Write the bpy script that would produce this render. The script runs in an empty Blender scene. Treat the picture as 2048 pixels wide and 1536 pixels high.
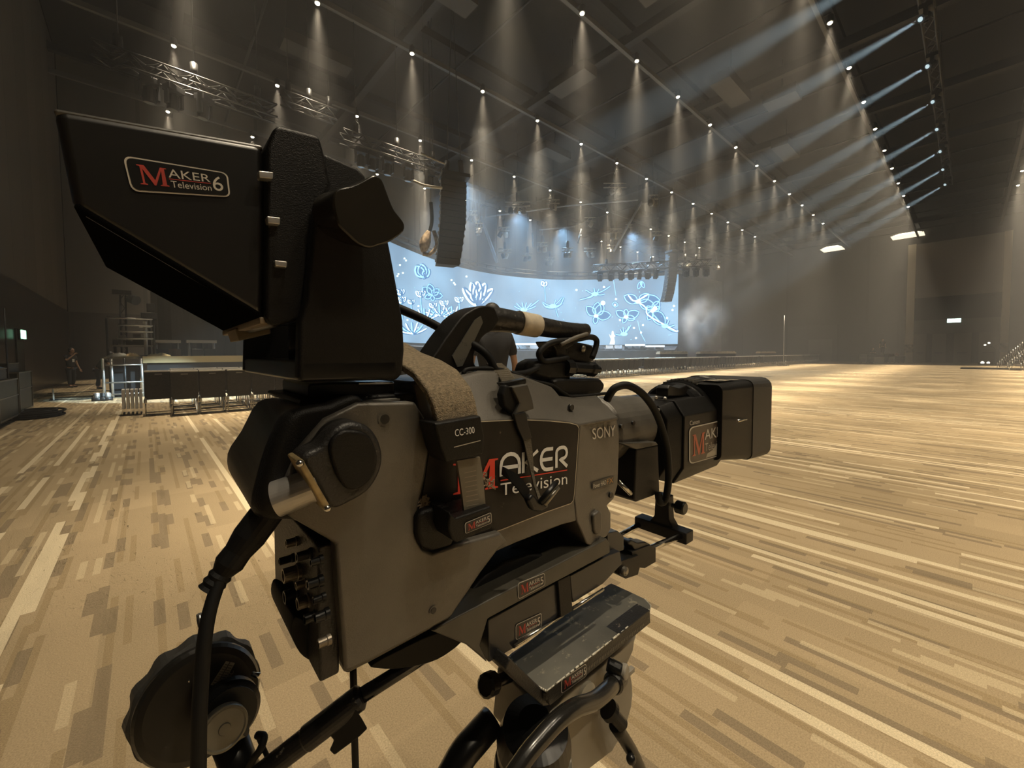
import bpy, bmesh, math, random
from mathutils import Vector, Matrix
random.seed(7)
S = bpy.context.scene
COL = S.collection
# ---------------------------------------------------------------- camera
H = 1.3                                   # eye height of the photographer
FPX = 818.0                               # focal length in pixels of the 2048 px wide frame
CX, CY = 1024.0, 742.0
yaw, pit, rol = math.radians(48.2), math.radians(2.4), math.radians(0.31)
_fh = Vector((math.cos(yaw), math.sin(yaw), 0))
_r0 = Vector((math.sin(yaw), -math.cos(yaw), 0))
FWD = (_fh * math.cos(pit) - Vector((0, 0, 1)) * math.sin(pit)).normalized()
_u0 = _r0.cross(FWD)
RGT = (_r0 * math.cos(rol) - _u0 * math.sin(rol)).normalized()
UPV = RGT.cross(FWD)
EYE = Vector((0, 0, H))
cam_d = bpy.data.cameras.new('camera')
cam = bpy.data.objects.new('camera', cam_d)
COL.objects.link(cam)
m = Matrix((RGT, UPV, -FWD)).transposed().to_4x4()
m.translation = EYE
cam.matrix_world = m
cam_d.sensor_width = 36
cam_d.lens = FPX / 2048 * 36
cam_d.shift_y = (742 - 768) / 2048
cam_d.clip_start = 0.02
cam_d.clip_end = 300
S.camera = cam
S.view_settings.view_transform = 'Standard'
S.view_settings.look = 'None'
S.view_settings.gamma = 1
S.view_settings.use_curve_mapping = False
S.view_settings.exposure = 0.0
S.cycles.max_bounces = 3
S.cycles.diffuse_bounces = 2
S.cycles.glossy_bounces = 2
S.cycles.transmission_bounces = 2
S.cycles.transparent_max_bounces = 6
S.cycles.volume_bounces = 0
S.cycles.sample_clamp_indirect = 2.0
S.cycles.sample_clamp_direct = 0.0
S.cycles.use_adaptive_sampling = True
S.cycles.adaptive_threshold = 0.14
S.cycles.adaptive_min_samples = 16
# ---------------------------------------------------------------- world: a closed dark hall
W = bpy.data.worlds.new('world')
S.world = W
W.use_nodes = True
W.node_tree.nodes['Background'].inputs[0].default_value = (0.5, 0.42, 0.32, 1)
W.node_tree.nodes['Background'].inputs[1].default_value = 0.0

def ray(px, py):
    return FWD + RGT * ((px - CX) / FPX) + UPV * ((CY - py) / FPX)
def hit(px, py, axis, val):
    """point seen at a pixel on the plane x/y/z = val"""
    d = ray(px, py)
    t = (val - EYE[axis]) / d[axis]
    return EYE + d * t
def proj(p):
    d = Vector(p) - EYE
    z = d.dot(FWD)
    return (CX + FPX * d.dot(RGT) / z, CY - FPX * d.dot(UPV) / z)

# ---------------------------------------------------------------- materials
MATS = {}
def mat(name, col=(0.5, 0.5, 0.5), rough=0.5, metal=0.0, emit=None, es=1.0, noise=0.0, nscale=40.0, bump=0.0, bscale=200.0, spec=0.5, nosample=True, scratch=0.0, scratch_col=(0.6, 0.55, 0.45)):
    if name in MATS:
        return MATS[name]
    M = bpy.data.materials.new(name)
    M.use_nodes = True
    N, L = M.node_tree.nodes, M.node_tree.links
    b = N['Principled BSDF']
    b.inputs['Base Color'].default_value = (*col, 1)
    b.inputs['Roughness'].default_value = rough
    b.inputs['Metallic'].default_value = metal
    b.inputs['Specular IOR Level'].default_value = spec
    tc = N.new('ShaderNodeTexCoord')
    src = None
    if noise:
        n = N.new('ShaderNodeTexNoise'); n.inputs['Scale'].default_value = nscale; n.inputs['Detail'].default_value = 4
        L.new(tc.outputs['Object'], n.inputs['Vector'])
        r = N.new('ShaderNodeMapRange')
        r.inputs['From Min'].default_value = 0.3; r.inputs['From Max'].default_value = 0.7
        r.inputs['To Min'].default_value = 1 - noise; r.inputs['To Max'].default_value = 1 + noise
        L.new(n.outputs['Fac'], r.inputs['Value'])
        mx = N.new('ShaderNodeVectorMath'); mx.operation = 'SCALE'
        mx.inputs[0].default_value = col
        L.new(r.outputs['Result'], mx.inputs['Scale'])
        src = mx.outputs['Vector']
        L.new(src, b.inputs['Base Color'])
    if scratch:
        n = N.new('ShaderNodeTexNoise'); n.inputs['Scale'].default_value = 55; n.inputs['Detail'].default_value = 8; n.inputs['Roughness'].default_value = 0.75
        L.new(tc.outputs['Object'], n.inputs['Vector'])
        r = N.new('ShaderNodeMapRange')
        r.inputs['From Min'].default_value = 1 - scratch; r.inputs['From Max'].default_value = 1 - scratch + 0.03
        L.new(n.outputs['Fac'], r.inputs['Value'])
        mx = N.new('ShaderNodeMix'); mx.data_type = 'RGBA'
        mx.inputs[6].default_value = (*col, 1); mx.inputs[7].default_value = (*scratch_col, 1)
        if src: L.new(src, mx.inputs[6])
        L.new(r.outputs['Result'], mx.inputs[0])
        L.new(mx.outputs[2], b.inputs['Base Color'])
    if bump:
        n = N.new('ShaderNodeTexNoise'); n.inputs['Scale'].default_value = bscale; n.inputs['Detail'].default_value = 2
        L.new(tc.outputs['Object'], n.inputs['Vector'])
        bp = N.new('ShaderNodeBump'); bp.inputs['Strength'].default_value = bump; bp.inputs['Distance'].default_value = 0.002
        L.new(n.outputs['Fac'], bp.inputs['Height'])
        L.new(bp.outputs['Normal'], b.inputs['Normal'])
    if emit:
        b.inputs['Emission Color'].default_value = (*emit, 1)
        b.inputs['Emission Strength'].default_value = es
        if nosample: M.cycles.emission_sampling = 'NONE'
    MATS[name] = M
    return M

# ---------------------------------------------------------------- mesh builder
class MB:
    def __init__(s):
        s.v = []; s.f = []; s.m = []; s.sm = []; s.mats = []
    def mi(s, M):
        if M not in s.mats: s.mats.append(M)
        return s.mats.index(M)
    def add(s, vs, fs, M, smooth=False):
        o = len(s.v); k = s.mi(M)
        s.v += [Vector(p) for p in vs]
        for f in fs:
            s.f.append([o + i for i in f]); s.m.append(k); s.sm.append(smooth)
    def box(s, c, d, M, R=None):
        c = Vector(c); hx, hy, hz = d[0] / 2, d[1] / 2, d[2] / 2
        vs = []
        for x in (-hx, hx):
            for y in (-hy, hy):
                for z in (-hz, hz):
                    p = Vector((x, y, z))
                    vs.append(c + (R @ p if R else p))
        s.add(vs, [(0, 1, 3, 2), (4, 6, 7, 5), (0, 4, 5, 1), (2, 3, 7, 6), (0, 2, 6, 4), (1, 5, 7, 3)], M)
    def cyl(s, a, b, r0, M, r1=None, n=16, cap=True, smooth=True):
        a, b = Vector(a), Vector(b)
        if r1 is None: r1 = r0
        d = (b - a).normalized()
        t = Vector((0, 0, 1)) if abs(d.z) < 0.9 else Vector((1, 0, 0))
        x = d.cross(t).normalized(); y = d.cross(x)
        vs = []
        for i in range(n):
            q = 2 * math.pi * i / n
            w = x * math.cos(q) + y * math.sin(q)
            vs.append(a + w * r0); vs.append(b + w * r1)
        s.add(vs, [(2 * i, 2 * i + 1, (2 * i + 3) % (2 * n), (2 * i + 2) % (2 * n)) for i in range(n)], M, smooth)
        if cap:
            s.add(vs, [[2 * i for i in range(n)][::-1] if False else [2 * i for i in range(n)], [2 * i + 1 for i in range(n)][::-1]], M)
    def lathe(s, a, d, prof, M, n=24):
        """prof: list of (distance along d, radius)"""
        a = Vector(a); d = Vector(d).normalized()
        t = Vector((0, 0, 1)) if abs(d.z) < 0.9 else Vector((1, 0, 0))
        x = d.cross(t).normalized(); y = d.cross(x)
        vs = []
        for (l, r) in prof:
            for i in range(n):
                q = 2 * math.pi * i / n
                vs.append(a + d * l + (x * math.cos(q) + y * math.sin(q)) * r)
        k = len(prof); fs = []
        for j in range(k - 1):
            for i in range(n):
                i2 = (i + 1) % n
                fs.append((j * n + i, (j + 1) * n + i, (j + 1) * n + i2, j * n + i2))
        s.add(vs, fs, M, False)
        s.add(vs, [[i for i in range(n)], [(k - 1) * n + i for i in range(n)][::-1]], M)
    def tube(s, pts, r, M, n=10, sub=6, closed=False):
        pts = [Vector(p) for p in pts]
        if sub > 1 and len(pts) > 2:
            q = []
            P = [pts[0] * 2 - pts[1]] + pts + [pts[-1] * 2 - pts[-2]]
            for i in range(1, len(P) - 2):
                for k in range(sub):
                    t = k / sub
                    p0, p1, p2, p3 = P[i - 1], P[i], P[i + 1], P[i + 2]
                    q.append(0.5 * ((2 * p1) + (p2 - p0) * t + (2 * p0 - 5 * p1 + 4 * p2 - p3) * t * t + (3 * p1 - p0 - 3 * p2 + p3) * t ** 3))
            q.append(pts[-1]); pts = q
        vs = []; N = len(pts)
        x = None
        for i, p in enumerate(pts):
            d = (pts[min(i + 1, N - 1)] - pts[max(i - 1, 0)]).normalized()
            if x is None:
                t = Vector((0, 0, 1)) if abs(d.z) < 0.9 else Vector((1, 0, 0))
                x = d.cross(t).normalized()
            x = (x - d * x.dot(d)).normalized(); y = d.cross(x)
            rr = r(i / (N - 1)) if callable(r) else r
            for k in range(n):
                a = 2 * math.pi * k / n
                vs.append(p + (x * math.cos(a) + y * math.sin(a)) * rr)
        fs = []
        for i in range(N - 1):
            for k in range(n):
                k2 = (k + 1) % n
                fs.append((i * n + k, (i + 1) * n + k, (i + 1) * n + k2, i * n + k2))
        s.add(vs, fs, M, True)
        s.add(vs, [[k for k in range(n)], [(N - 1) * n + k for k in range(n)][::-1]], M)
    def rings(s, rings, M, cap=True, smooth=False):
        """loft between closed rings of equal count"""
        n = len(rings[0]); vs = [p for r in rings for p in r]; fs = []
        for j in range(len(rings) - 1):
            for i in range(n):
                i2 = (i + 1) % n
                fs.append((j * n + i, (j + 1) * n + i, (j + 1) * n + i2, j * n + i2))
        s.add(vs, fs, M, smooth)
        if cap:
            k = (len(rings) - 1) * n
            s.add(vs, [[i for i in range(n)], [k + i for i in range(n)][::-1]], M)
    def ball(s, c, r, M, n=14, k=8, sc=(1, 1, 1)):
        rs = []
        for j in range(k + 1):
            a = math.pi * j / k
            rr = max(math.sin(a), 0.001)
            rs.append([Vector(c) + Vector((r * sc[0] * rr * math.cos(2 * math.pi * i / n), r * sc[1] * rr * math.sin(2 * math.pi * i / n), r * sc[2] * math.cos(a))) for i in range(n)])
        s.rings(rs, M, True, True)
    def build(s, name, parent=None, T=None, bevel=0.0, seg=2, sharp=None, recalc=True, sub=0):
        """T maps builder coordinates to world; the mesh is stored about its parent's origin"""
        org = Vector((0, 0, 0))
        if parent is not None:
            org = WPOS[parent.name]
        me = bpy.data.meshes.new(name)
        vs = [(T @ p if T else p) - org for p in s.v]
        o_org = None
        if parent is None:
            xs = [v.x for v in vs]; ys = [v.y for v in vs]; zs = [v.z for v in vs]
            o_org = Vector(((min(xs) + max(xs)) / 2, (min(ys) + max(ys)) / 2, min(zs)))
            vs = [v - o_org for v in vs]
        me.from_pydata([tuple(v) for v in vs], [], s.f)
        for M in s.mats: me.materials.append(M)
        me.polygons.foreach_set('material_index', s.m)
        me.polygons.foreach_set('use_smooth', s.sm)
        if recalc:
            bm = bmesh.new(); bm.from_mesh(me)
            bmesh.ops.remove_doubles(bm, verts=bm.verts, dist=1e-6)
            bmesh.ops.recalc_face_normals(bm, faces=bm.faces)
            bm.to_mesh(me); bm.free()
        o = bpy.data.objects.new(name, me)
        COL.objects.link(o)
        if parent is not None:
            o.parent = parent
            WPOS[o.name] = org
        else:
            o.location = o_org
            WPOS[o.name] = o_org
        if bevel:
            b = o.modifiers.new('bevel', 'BEVEL'); b.width = bevel; b.segments = seg; b.limit_method = 'ANGLE'; b.angle_limit = math.radians(35)
            b.harden_normals = False
            for p in me.polygons: p.use_smooth = True
            bm = bmesh.new(); bm.from_mesh(me)
            for e in bm.edges:
                if len(e.link_faces) == 2 and e.calc_face_angle(0) > math.radians(50): e.smooth = True
            bm.to_mesh(me); bm.free()
            w = o.modifiers.new('wn', 'WEIGHTED_NORMAL'); w.keep_sharp = True
        if sub:
            b = o.modifiers.new('sub', 'SUBSURF'); b.levels = sub; b.render_levels = sub
        return o
WPOS = {}
def thing(name, loc, label=None, cat=None, group=None):
    o = bpy.data.objects.new(name, None)
    o.empty_display_size = 0.1
    COL.objects.link(o)
    o.location = loc
    WPOS[o.name] = Vector(loc)
    return tag(o, label, cat, group)
def tag(o, label=None, cat=None, group=None, kind=None):
    if label: o['label'] = label
    if cat: o['category'] = cat
    if group: o['group'] = group
    if kind: o['kind'] = kind
    return o
def struct(o):
    o['kind'] = 'structure'
    return o
def sub_of(t, child, part_):
    """hang the children called `child` of a thing under its part `part_`"""
    k = lambda o: o.name.rsplit('.', 1)[0] if o.name[-3:].isdigit() else o.name
    P = [o for o in t.children if k(o) == part_]
    if not P: print('NO PART', t.name, part_); return
    for o in list(t.children):
        if k(o) == child: o.parent = P[0]
def copy_tree(o, loc, rz=None, parent=None, sc=None):
    c = o.copy(); COL.objects.link(c)
    if parent is None:
        c.location = loc
        if rz is not None: c.rotation_euler = (0, 0, rz)
        if sc: c.scale = (sc, sc, sc)
    else:
        c.parent = parent
    for ch in o.children: copy_tree(ch, None, parent=c)
    return c
# ---------------------------------------------------------------- haze that fills the hall
HL = 13.5                                  # lamp height above the eye
ZL = H + HL
XL, XR, YB, YF, ZC = -3.1, 70.7, 33.0, -13.0, 17.6
def volume_mat(name, dens, col=(1, 1, 1), aniso=0.0, noisy=None):
    M = bpy.data.materials.new(name); M.use_nodes = True
    N, L = M.node_tree.nodes, M.node_tree.links
    N.remove(N['Principled BSDF'])
    v = N.new('ShaderNodeVolumeScatter')
    v.inputs['Color'].default_value = (*col, 1); v.inputs['Density'].default_value = dens; v.inputs['Anisotropy'].default_value = aniso
    if noisy:
        tc = N.new('ShaderNodeTexCoord'); n = N.new('ShaderNodeTexNoise'); n.inputs['Scale'].default_value = noisy[0]; n.inputs['Detail'].default_value = 3
        L.new(tc.outputs['Object'], n.inputs['Vector'])
        g = N.new('ShaderNodeVectorMath'); g.operation = 'LENGTH'
        L.new(tc.outputs['Object'], g.inputs[0])
        r = N.new('ShaderNodeMapRange'); r.inputs['From Min'].default_value = noisy[1]; r.inputs['From Max'].default_value = noisy[2]; r.inputs['To Max'].default_value = dens
        L.new(n.outputs['Fac'], r.inputs['Value'])
        f = N.new('ShaderNodeMapRange'); f.inputs['From Min'].default_value = noisy[3]; f.inputs['From Max'].default_value = 0.0
        L.new(g.outputs['Value'], f.inputs['Value'])
        ff = N.new('ShaderNodeMath'); ff.operation = 'POWER'; ff.inputs[1].default_value = 2.0; L.new(f.outputs['Result'], ff.inputs[0])
        mu = N.new('ShaderNodeMath'); mu.operation = 'MULTIPLY'
        L.new(r.outputs['Result'], mu.inputs[0]); L.new(ff.outputs[0], mu.inputs[1])
        L.new(mu.outputs[0], v.inputs['Density'])
    L.new(v.outputs[0], N['Material Output'].inputs['Volume'])
    M.cycles.volume_sampling = 'EQUIANGULAR' if not noisy else 'MULTIPLE_IMPORTANCE'
    return M
HAZE = 0.0040
b = MB(); b.box(((XL + XR) / 2, (YB + YF) / 2, ZC / 2), (XR - XL - 0.02, YB - YF - 0.02, ZC - 0.02), volume_mat('hall_haze', HAZE, (1.0, 0.97, 0.93)))
haze = b.build('haze'); tag(haze, 'thin stage haze hanging in the air of the whole hall', 'haze', kind='stuff')
b = MB(); b.box((28, 24.5, 6.5), (34, 16.5, 12.9), volume_mat('stage_haze_air', 0.0075, (0.95, 0.98, 1.0)))
haze = b.build('stage_haze'); tag(haze, 'thicker bluish haze hanging over the stage before the video wall', 'haze', kind='stuff')

WARM = (1.0, 0.84, 0.61)
LAMP_P = 4900.0
spot_d = bpy.data.lights.new('lamp_spot', 'SPOT')
spot_d.energy = LAMP_P; spot_d.color = WARM; spot_d.spot_size = math.radians(36); spot_d.spot_blend = 0.35; spot_d.shadow_soft_size = 0.08
# beam profile of the fitting: a bright core inside a soft wide field
spot_d.use_nodes = True
_N, _L = spot_d.node_tree.nodes, spot_d.node_tree.links
_tc = _N.new('ShaderNodeTexCoord'); _sx = _N.new('ShaderNodeSeparateXYZ'); _L.new(_tc.outputs['Normal'], _sx.inputs[0])
def _m(op, a, b_=None):
    n = _N.new('ShaderNodeMath'); n.operation = op
    for i, q in enumerate((a, b_)):
        if q is None: continue
        if isinstance(q, (int, float)): n.inputs[i].default_value = q
        else: _L.new(q, n.inputs[i])
    return n.outputs[0]
_ct = _m('ABSOLUTE', _sx.outputs['Z']); _om = _m('SUBTRACT', 1.0, _ct)          # 1 - cos
_prof = _m('ADD', _m('MULTIPLY', _m('EXPONENT', _m('MULTIPLY', _om, -1.0 / (1 - math.cos(math.radians(6.0))))), 5.0), _m('ADD', _m('EXPONENT', _m('MULTIPLY', _om, -1.0 / (1 - math.cos(math.radians(18.0))))), _m('MULTIPLY', _m('EXPONENT', _m('MULTIPLY', _om, -1.0 / (1 - math.cos(math.radians(38.0))))), 0.30)))
_em = _N['Emission']; _em.inputs['Color'].default_value = (1, 1, 1, 1); _L.new(_prof, _em.inputs['Strength'])
LAMPS = []
for j in range(-2, 5):
    for k in range(-2, 15):
        x = 5.35 + 4.01 * k; y = 4.2 + 6.45 * j
        if x < XL + 0.6: continue
        if k > 12: continue
        if j == -2 and not (-1 <= k <= 3): continue
        if j == -1 and k < -1: continue
        LAMPS.append((x, y, j, k))
dim_d = spot_d.copy(); dim_d.name = 'lamp_spot_dim'; dim_d.energy = LAMP_P * 0.55; dim_d.spot_size = math.radians(62); dim_d.spot_blend = 0.6
fill_d = bpy.data.lights.new('lamp_wide', 'SPOT')          # added wide fill, unseen behind the photographer, to brighten the broadcast camera's side
fill_d.energy = 1700; fill_d.color = WARM; fill_d.spot_size = math.radians(105); fill_d.spot_blend = 0.8; fill_d.shadow_soft_size = 0.08
for (x, y, j, k) in LAMPS:
    o = bpy.data.objects.new('lamp_spot', fill_d if j == -2 else (dim_d if (k <= 0 and j <= 1) else spot_d)); COL.objects.link(o); o.location = (x, y, ZL - 0.10)
# the cool moving heads on the side truss
COOL_D = Vector((-0.7455, 0.6665, -0.58)).normalized()
BX0, BDX, BY, BZ = 21.2, 3.64, 1.38, H + 12.0
cool_d = bpy.data.lights.new('beam_spot', 'SPOT')
cool_d.energy = 110000; cool_d.color = (0.62, 0.86, 1.0); cool_d.spot_size = math.radians(7.0); cool_d.spot_blend = 0.35; cool_d.shadow_soft_size = 0.06
for i in range(-1, 7):
    o = bpy.data.objects.new('beam_spot', cool_d); COL.objects.link(o)
    o.location = Vector((BX0 + BDX * i, BY, BZ)) + COOL_D * 0.36
    o.rotation_euler = COOL_D.to_track_quat('-Z', 'Y').to_euler()
# stage wash lamps: blue light that the rig over the stage throws down into the haze
wash_d = bpy.data.lights.new('stage_wash', 'SPOT')
wash_d.energy = 10000; wash_d.color = (0.36, 0.66, 1.0); wash_d.spot_size = math.radians(95); wash_d.spot_blend = 1.0; wash_d.shadow_soft_size = 0.3
WASH = [(16, 23, 13), (23, 25, 13), (29, 25.5, 13), (35, 22, 13)]
for p in WASH:
    o = bpy.data.objects.new('stage_wash', wash_d); COL.objects.link(o); o.location = p
    o.rotation_euler = Vector((-0.1, -0.35, -1)).to_track_quat('-Z', 'Y').to_euler()
# ---------------------------------------------------------------- carpet
def carpet():
    M = bpy.data.materials.new('striped_carpet'); M.use_nodes = True
    N, L = M.node_tree.nodes, M.node_tree.links
    b = N['Principled BSDF']; b.inputs['Roughness'].default_value = 0.95; b.inputs['Specular IOR Level'].default_value = 0.15
    def math_(op, a, c=None, cc=None):
        n = N.new('ShaderNodeMath'); n.operation = op
        for i, q in enumerate((a, c, cc)):
            if q is None: continue
            if isinstance(q, (int, float)): n.inputs[i].default_value = q
            else: L.new(q, n.inputs[i])
        return n.outputs[0]
    g = N.new('ShaderNodeNewGeometry'); sp = N.new('ShaderNodeSeparateXYZ'); L.new(g.outputs['Position'], sp.inputs[0])
    X, Y = sp.outputs['X'], sp.outputs['Y']
    def wn(a, c):
        cb = N.new('ShaderNodeCombineXYZ'); L.new(a, cb.inputs[0]); L.new(c, cb.inputs[1])
        w = N.new('ShaderNodeTexWhiteNoise'); w.noise_dimensions = '2D'; L.new(cb.outputs[0], w.inputs['Vector']); return w.outputs['Value']
    def dashes(wd, ln, colmin, cellmin, off):
        c = math_('FLOOR', math_('DIVIDE', math_('ADD', X, off), wd))
        rc = wn(c, math_('MULTIPLY', c, 0.37))
        yy = math_('ADD', math_('DIVIDE', Y, ln), math_('MULTIPLY', rc, 17.3))
        cell = math_('FLOOR', yy)
        r2 = wn(cell, math_('ADD', c, 13.7))
        return math_('MULTIPLY', math_('GREATER_THAN', rc, colmin), math_('GREATER_THAN', r2, cellmin)), r2
    light, r1 = dashes(0.050, 0.62, 0.885, 0.28, 0.013)
    lightb, r1b = dashes(0.034, 0.27, 0.74, 0.74, 5.21)
    dark, r2 = dashes(0.045, 0.27, 0.52, 0.66, 3.117)
    darkb, r3 = dashes(0.03, 0.5, 0.55, 0.55, 8.31)
    tile, r4 = dashes(0.25, 1.0, -1, -1, 1.7)
    # tile tone
    base = N.new('ShaderNodeMix'); base.data_type = 'RGBA'
    base.inputs[6].default_value = (0.34, 0.262, 0.158, 1); base.inputs[7].default_value = (0.40, 0.308, 0.188, 1)
    L.new(r4, base.inputs[0])
    def over(prev, fac, col, k):
        m_ = N.new('ShaderNodeMix'); m_.data_type = 'RGBA'
        L.new(math_('MULTIPLY', fac, k), m_.inputs[0]); L.new(prev, m_.inputs[6]); m_.inputs[7].default_value = (*col, 1)
        return m_.outputs[2]
    c = over(base.outputs[2], darkb, (0.26, 0.19, 0.10), 0.55)
    c = over(c, dark, (0.20, 0.155, 0.10), 0.75)
    c = over(c, lightb, (0.55, 0.45, 0.29), 0.6)
    c = over(c, light, (0.66, 0.56, 0.38), 0.85)
    nz = N.new('ShaderNodeTexNoise'); nz.inputs['Scale'].default_value = 190; nz.inputs['Detail'].default_value = 2
    L.new(g.outputs['Position'], nz.inputs['Vector'])
    nl = N.new('ShaderNodeTexNoise'); nl.inputs['Scale'].default_value = 0.8; nl.inputs['Detail'].default_value = 3
    L.new(g.outputs['Position'], nl.inputs['Vector'])
    k = math_('MULTIPLY', math_('ADD', math_('MULTIPLY', nz.outputs['Fac'], 0.9), 0.55), math_('ADD', math_('MULTIPLY', nl.outputs['Fac'], 0.4), 0.8))
    mv = N.new('ShaderNodeVectorMath'); mv.operation = 'SCALE'; L.new(c, mv.inputs[0]); L.new(k, mv.inputs['Scale'])
    L.new(mv.outputs[0], b.inputs['Base Color'])
    bp = N.new('ShaderNodeBump'); bp.inputs['Strength'].default_value = 0.6; bp.inputs['Distance'].default_value = 0.004
    L.new(nz.outputs['Fac'], bp.inputs['Height']); L.new(bp.outputs['Normal'], b.inputs['Normal'])
    return M
b = MB(); b.box(((XL + XR) / 2, (YB + YF) / 2, -0.05), (XR - XL, YB - YF, 0.1), carpet()); struct(b.build('floor'))
# ---------------------------------------------------------------- walls
def wallmat(name, col, per, dark=0.55, axis='Y'):
    """vertical panel joints every `per` metres"""
    M = bpy.data.materials.new(name); M.use_nodes = True
    N, L = M.node_tree.nodes, M.node_tree.links
    b = N['Principled BSDF']; b.inputs['Roughness'].default_value = 0.7
    g = N.new('ShaderNodeNewGeometry'); sp = N.new('ShaderNodeSeparateXYZ'); L.new(g.outputs['Position'], sp.inputs[0])
    a = N.new('ShaderNodeMath'); a.operation = 'DIVIDE'; L.new(sp.outputs[axis], a.inputs[0]); a.inputs[1].default_value = per
    f = N.new('ShaderNodeMath'); f.operation = 'FRACT'; L.new(a.outputs[0], f.inputs[0])
    l = N.new('ShaderNodeMath'); l.operation = 'LESS_THAN'; L.new(f.outputs[0], l.inputs[0]); l.inputs[1].default_value = 0.03
    fl = N.new('ShaderNodeMath'); fl.operation = 'FLOOR'; L.new(a.outputs[0], fl.inputs[0])
    w = N.new('ShaderNodeTexWhiteNoise'); w.noise_dimensions = '1D'; L.new(fl.outputs[0], w.inputs['W'])
    r = N.new('ShaderNodeMapRange'); r.inputs['To Min'].default_value = 0.8; r.inputs['To Max'].default_value = 1.15; L.new(w.outputs['Value'], r.inputs['Value'])
    s1 = N.new('ShaderNodeVectorMath'); s1.operation = 'SCALE'; s1.inputs[0].default_value = col; L.new(r.outputs['Result'], s1.inputs['Scale'])
    mx = N.new('ShaderNodeMix'); mx.data_type = 'RGBA'; L.new(l.outputs[0], mx.inputs[0]); L.new(s1.outputs[0], mx.inputs[6])
    mx.inputs[7].default_value = (col[0] * dark, col[1] * dark, col[2] * dark, 1)
    L.new(mx.outputs[2], b.inputs['Base Color'])
    return M
up_l = wallmat('upper_wall_panels', (0.075, 0.063, 0.050), 1.9)
lo_l = wallmat('lower_wall_panels', (0.030, 0.023, 0.018), 3.3)
lo_l.node_tree.nodes['Principled BSDF'].inputs['Roughness'].default_value = 0.35
up_b = wallmat('upper_back_wall', (0.085, 0.075, 0.062), 6.0, axis='X')
lo_b = wallmat('lower_back_wall', (0.028, 0.022, 0.018), 3.0, axis='X')
up_r = wallmat('upper_right_wall', (0.036, 0.033, 0.029), 9.0)
lo_r = wallmat('lower_right_wall', (0.04, 0.037, 0.034), 6.0)
DARK = mat('dark_ceiling_paint', (0.008, 0.0075, 0.007), 0.9)
WT = 0.3
ZWL = 3.75
b = MB()
b.box((XL - WT / 2, (YB + YF) / 2, ZWL / 2), (WT, YB - YF, ZWL), lo_l)
b.box((XL - WT / 2 - 0.03, (YB + YF) / 2, (ZWL + ZC) / 2), (WT, YB - YF, ZC - ZWL), up_l)
struct(b.build('wall_left'))
b = MB()
b.box(((XL + XR) / 2, YB + WT / 2, ZWL / 2), (XR - XL, WT, ZWL), lo_b)
b.box(((XL + XR) / 2, YB + WT / 2 + 0.03, (ZWL + ZC) / 2), (XR - XL, WT, ZC - ZWL), up_b)
struct(b.build('wall_back'))
b = MB(); b.box(((XL + XR) / 2, YF - WT / 2, ZC / 2), (XR - XL, WT, ZC), DARK); struct(b.build('wall_front'))
b = MB(); b.box(((XL + XR) / 2, (YB + YF) / 2, ZC + 0.1), (XR - XL, YB - YF, 0.2), DARK); struct(b.build('ceiling'))
ZWR = 5.1
b = MB()
b.box((XR + WT / 2, (YB + YF) / 2, ZWR / 2), (WT, YB - YF, ZWR), lo_r)
b.box((XR + WT / 2 + 0.03, (YB + YF) / 2, (ZWR + ZC) / 2), (WT, YB - YF, ZC - ZWR), up_r)
struct(b.build('wall_right'))
print('PROJ corner', proj((XL, YB, 0)), proj((XL, YB, ZWL)), proj((XR, 6.8, 0)), proj((XR, 6.8, ZWR)))
# ---------------------------------------------------------------- ceiling beams under every lamp row, cross beams, ducts
beam_m = mat('painted_steel_beam', (0.09, 0.088, 0.085), 0.6)
duct_m = mat('dull_duct_metal', (0.016, 0.015, 0.014), 0.7)
n = 0
for j in range(-2, 5):
    y = 4.2 + 6.45 * j
    b = MB(); b.box(((XL + XR) / 2, y + 0.35, ZL + 0.45), (XR - XL, 0.16, 0.22), beam_m)
    b.box(((XL + XR) / 2, y + 0.35, ZL + 1.6), (XR - XL, 0.3, 0.35), DARK)
    n += 1; struct(b.build('trim_%d' % n))
for i in range(10):
    x = 1.5 + 8.02 * i
    b = MB(); b.box((x, (YB + YF) / 2, ZL + 1.3), (0.35, YB - YF, 0.45), duct_m)
    b.cyl((x + 2.6, YF, ZL + 0.9), (x + 2.6, YB, ZL + 0.9), 0.06, duct_m, n=6)
    n += 1; struct(b.build('trim_%d' % n))
for (x, y, dx, dy) in [(9, 14, 2.8, 0.9), (14, 8.6, 3.2, 1.1), (15.5, 7.2, 1.4, 1.4), (22, 20, 2.6, 0.9), (24, 9, 3.0, 1.0), (27, 7.4, 1.2, 1.6), (17, 14.2, 1.0, 2.4), (34, 9, 3, 1), (12, 1, 2, 1.2), (20, 2, 2.4, 1), (6.5, 21, 3, 0.9)]:
    b = MB(); b.box((x, y, ZL + 0.75), (dx, dy, 0.5), mat('pale_duct_panel', (0.045, 0.042, 0.036), 0.7), Matrix.Rotation(0, 3, 'Z'))
    b.box((x, y, (ZL + 0.75 + ZC) / 2), (0.05, 0.05, ZC - ZL - 0.76), duct_m)
    tag(b.build('air_duct'), 'dull grey air duct box hung under the dark ceiling', 'air duct', 'air duct boxes under the ceiling')
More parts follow.
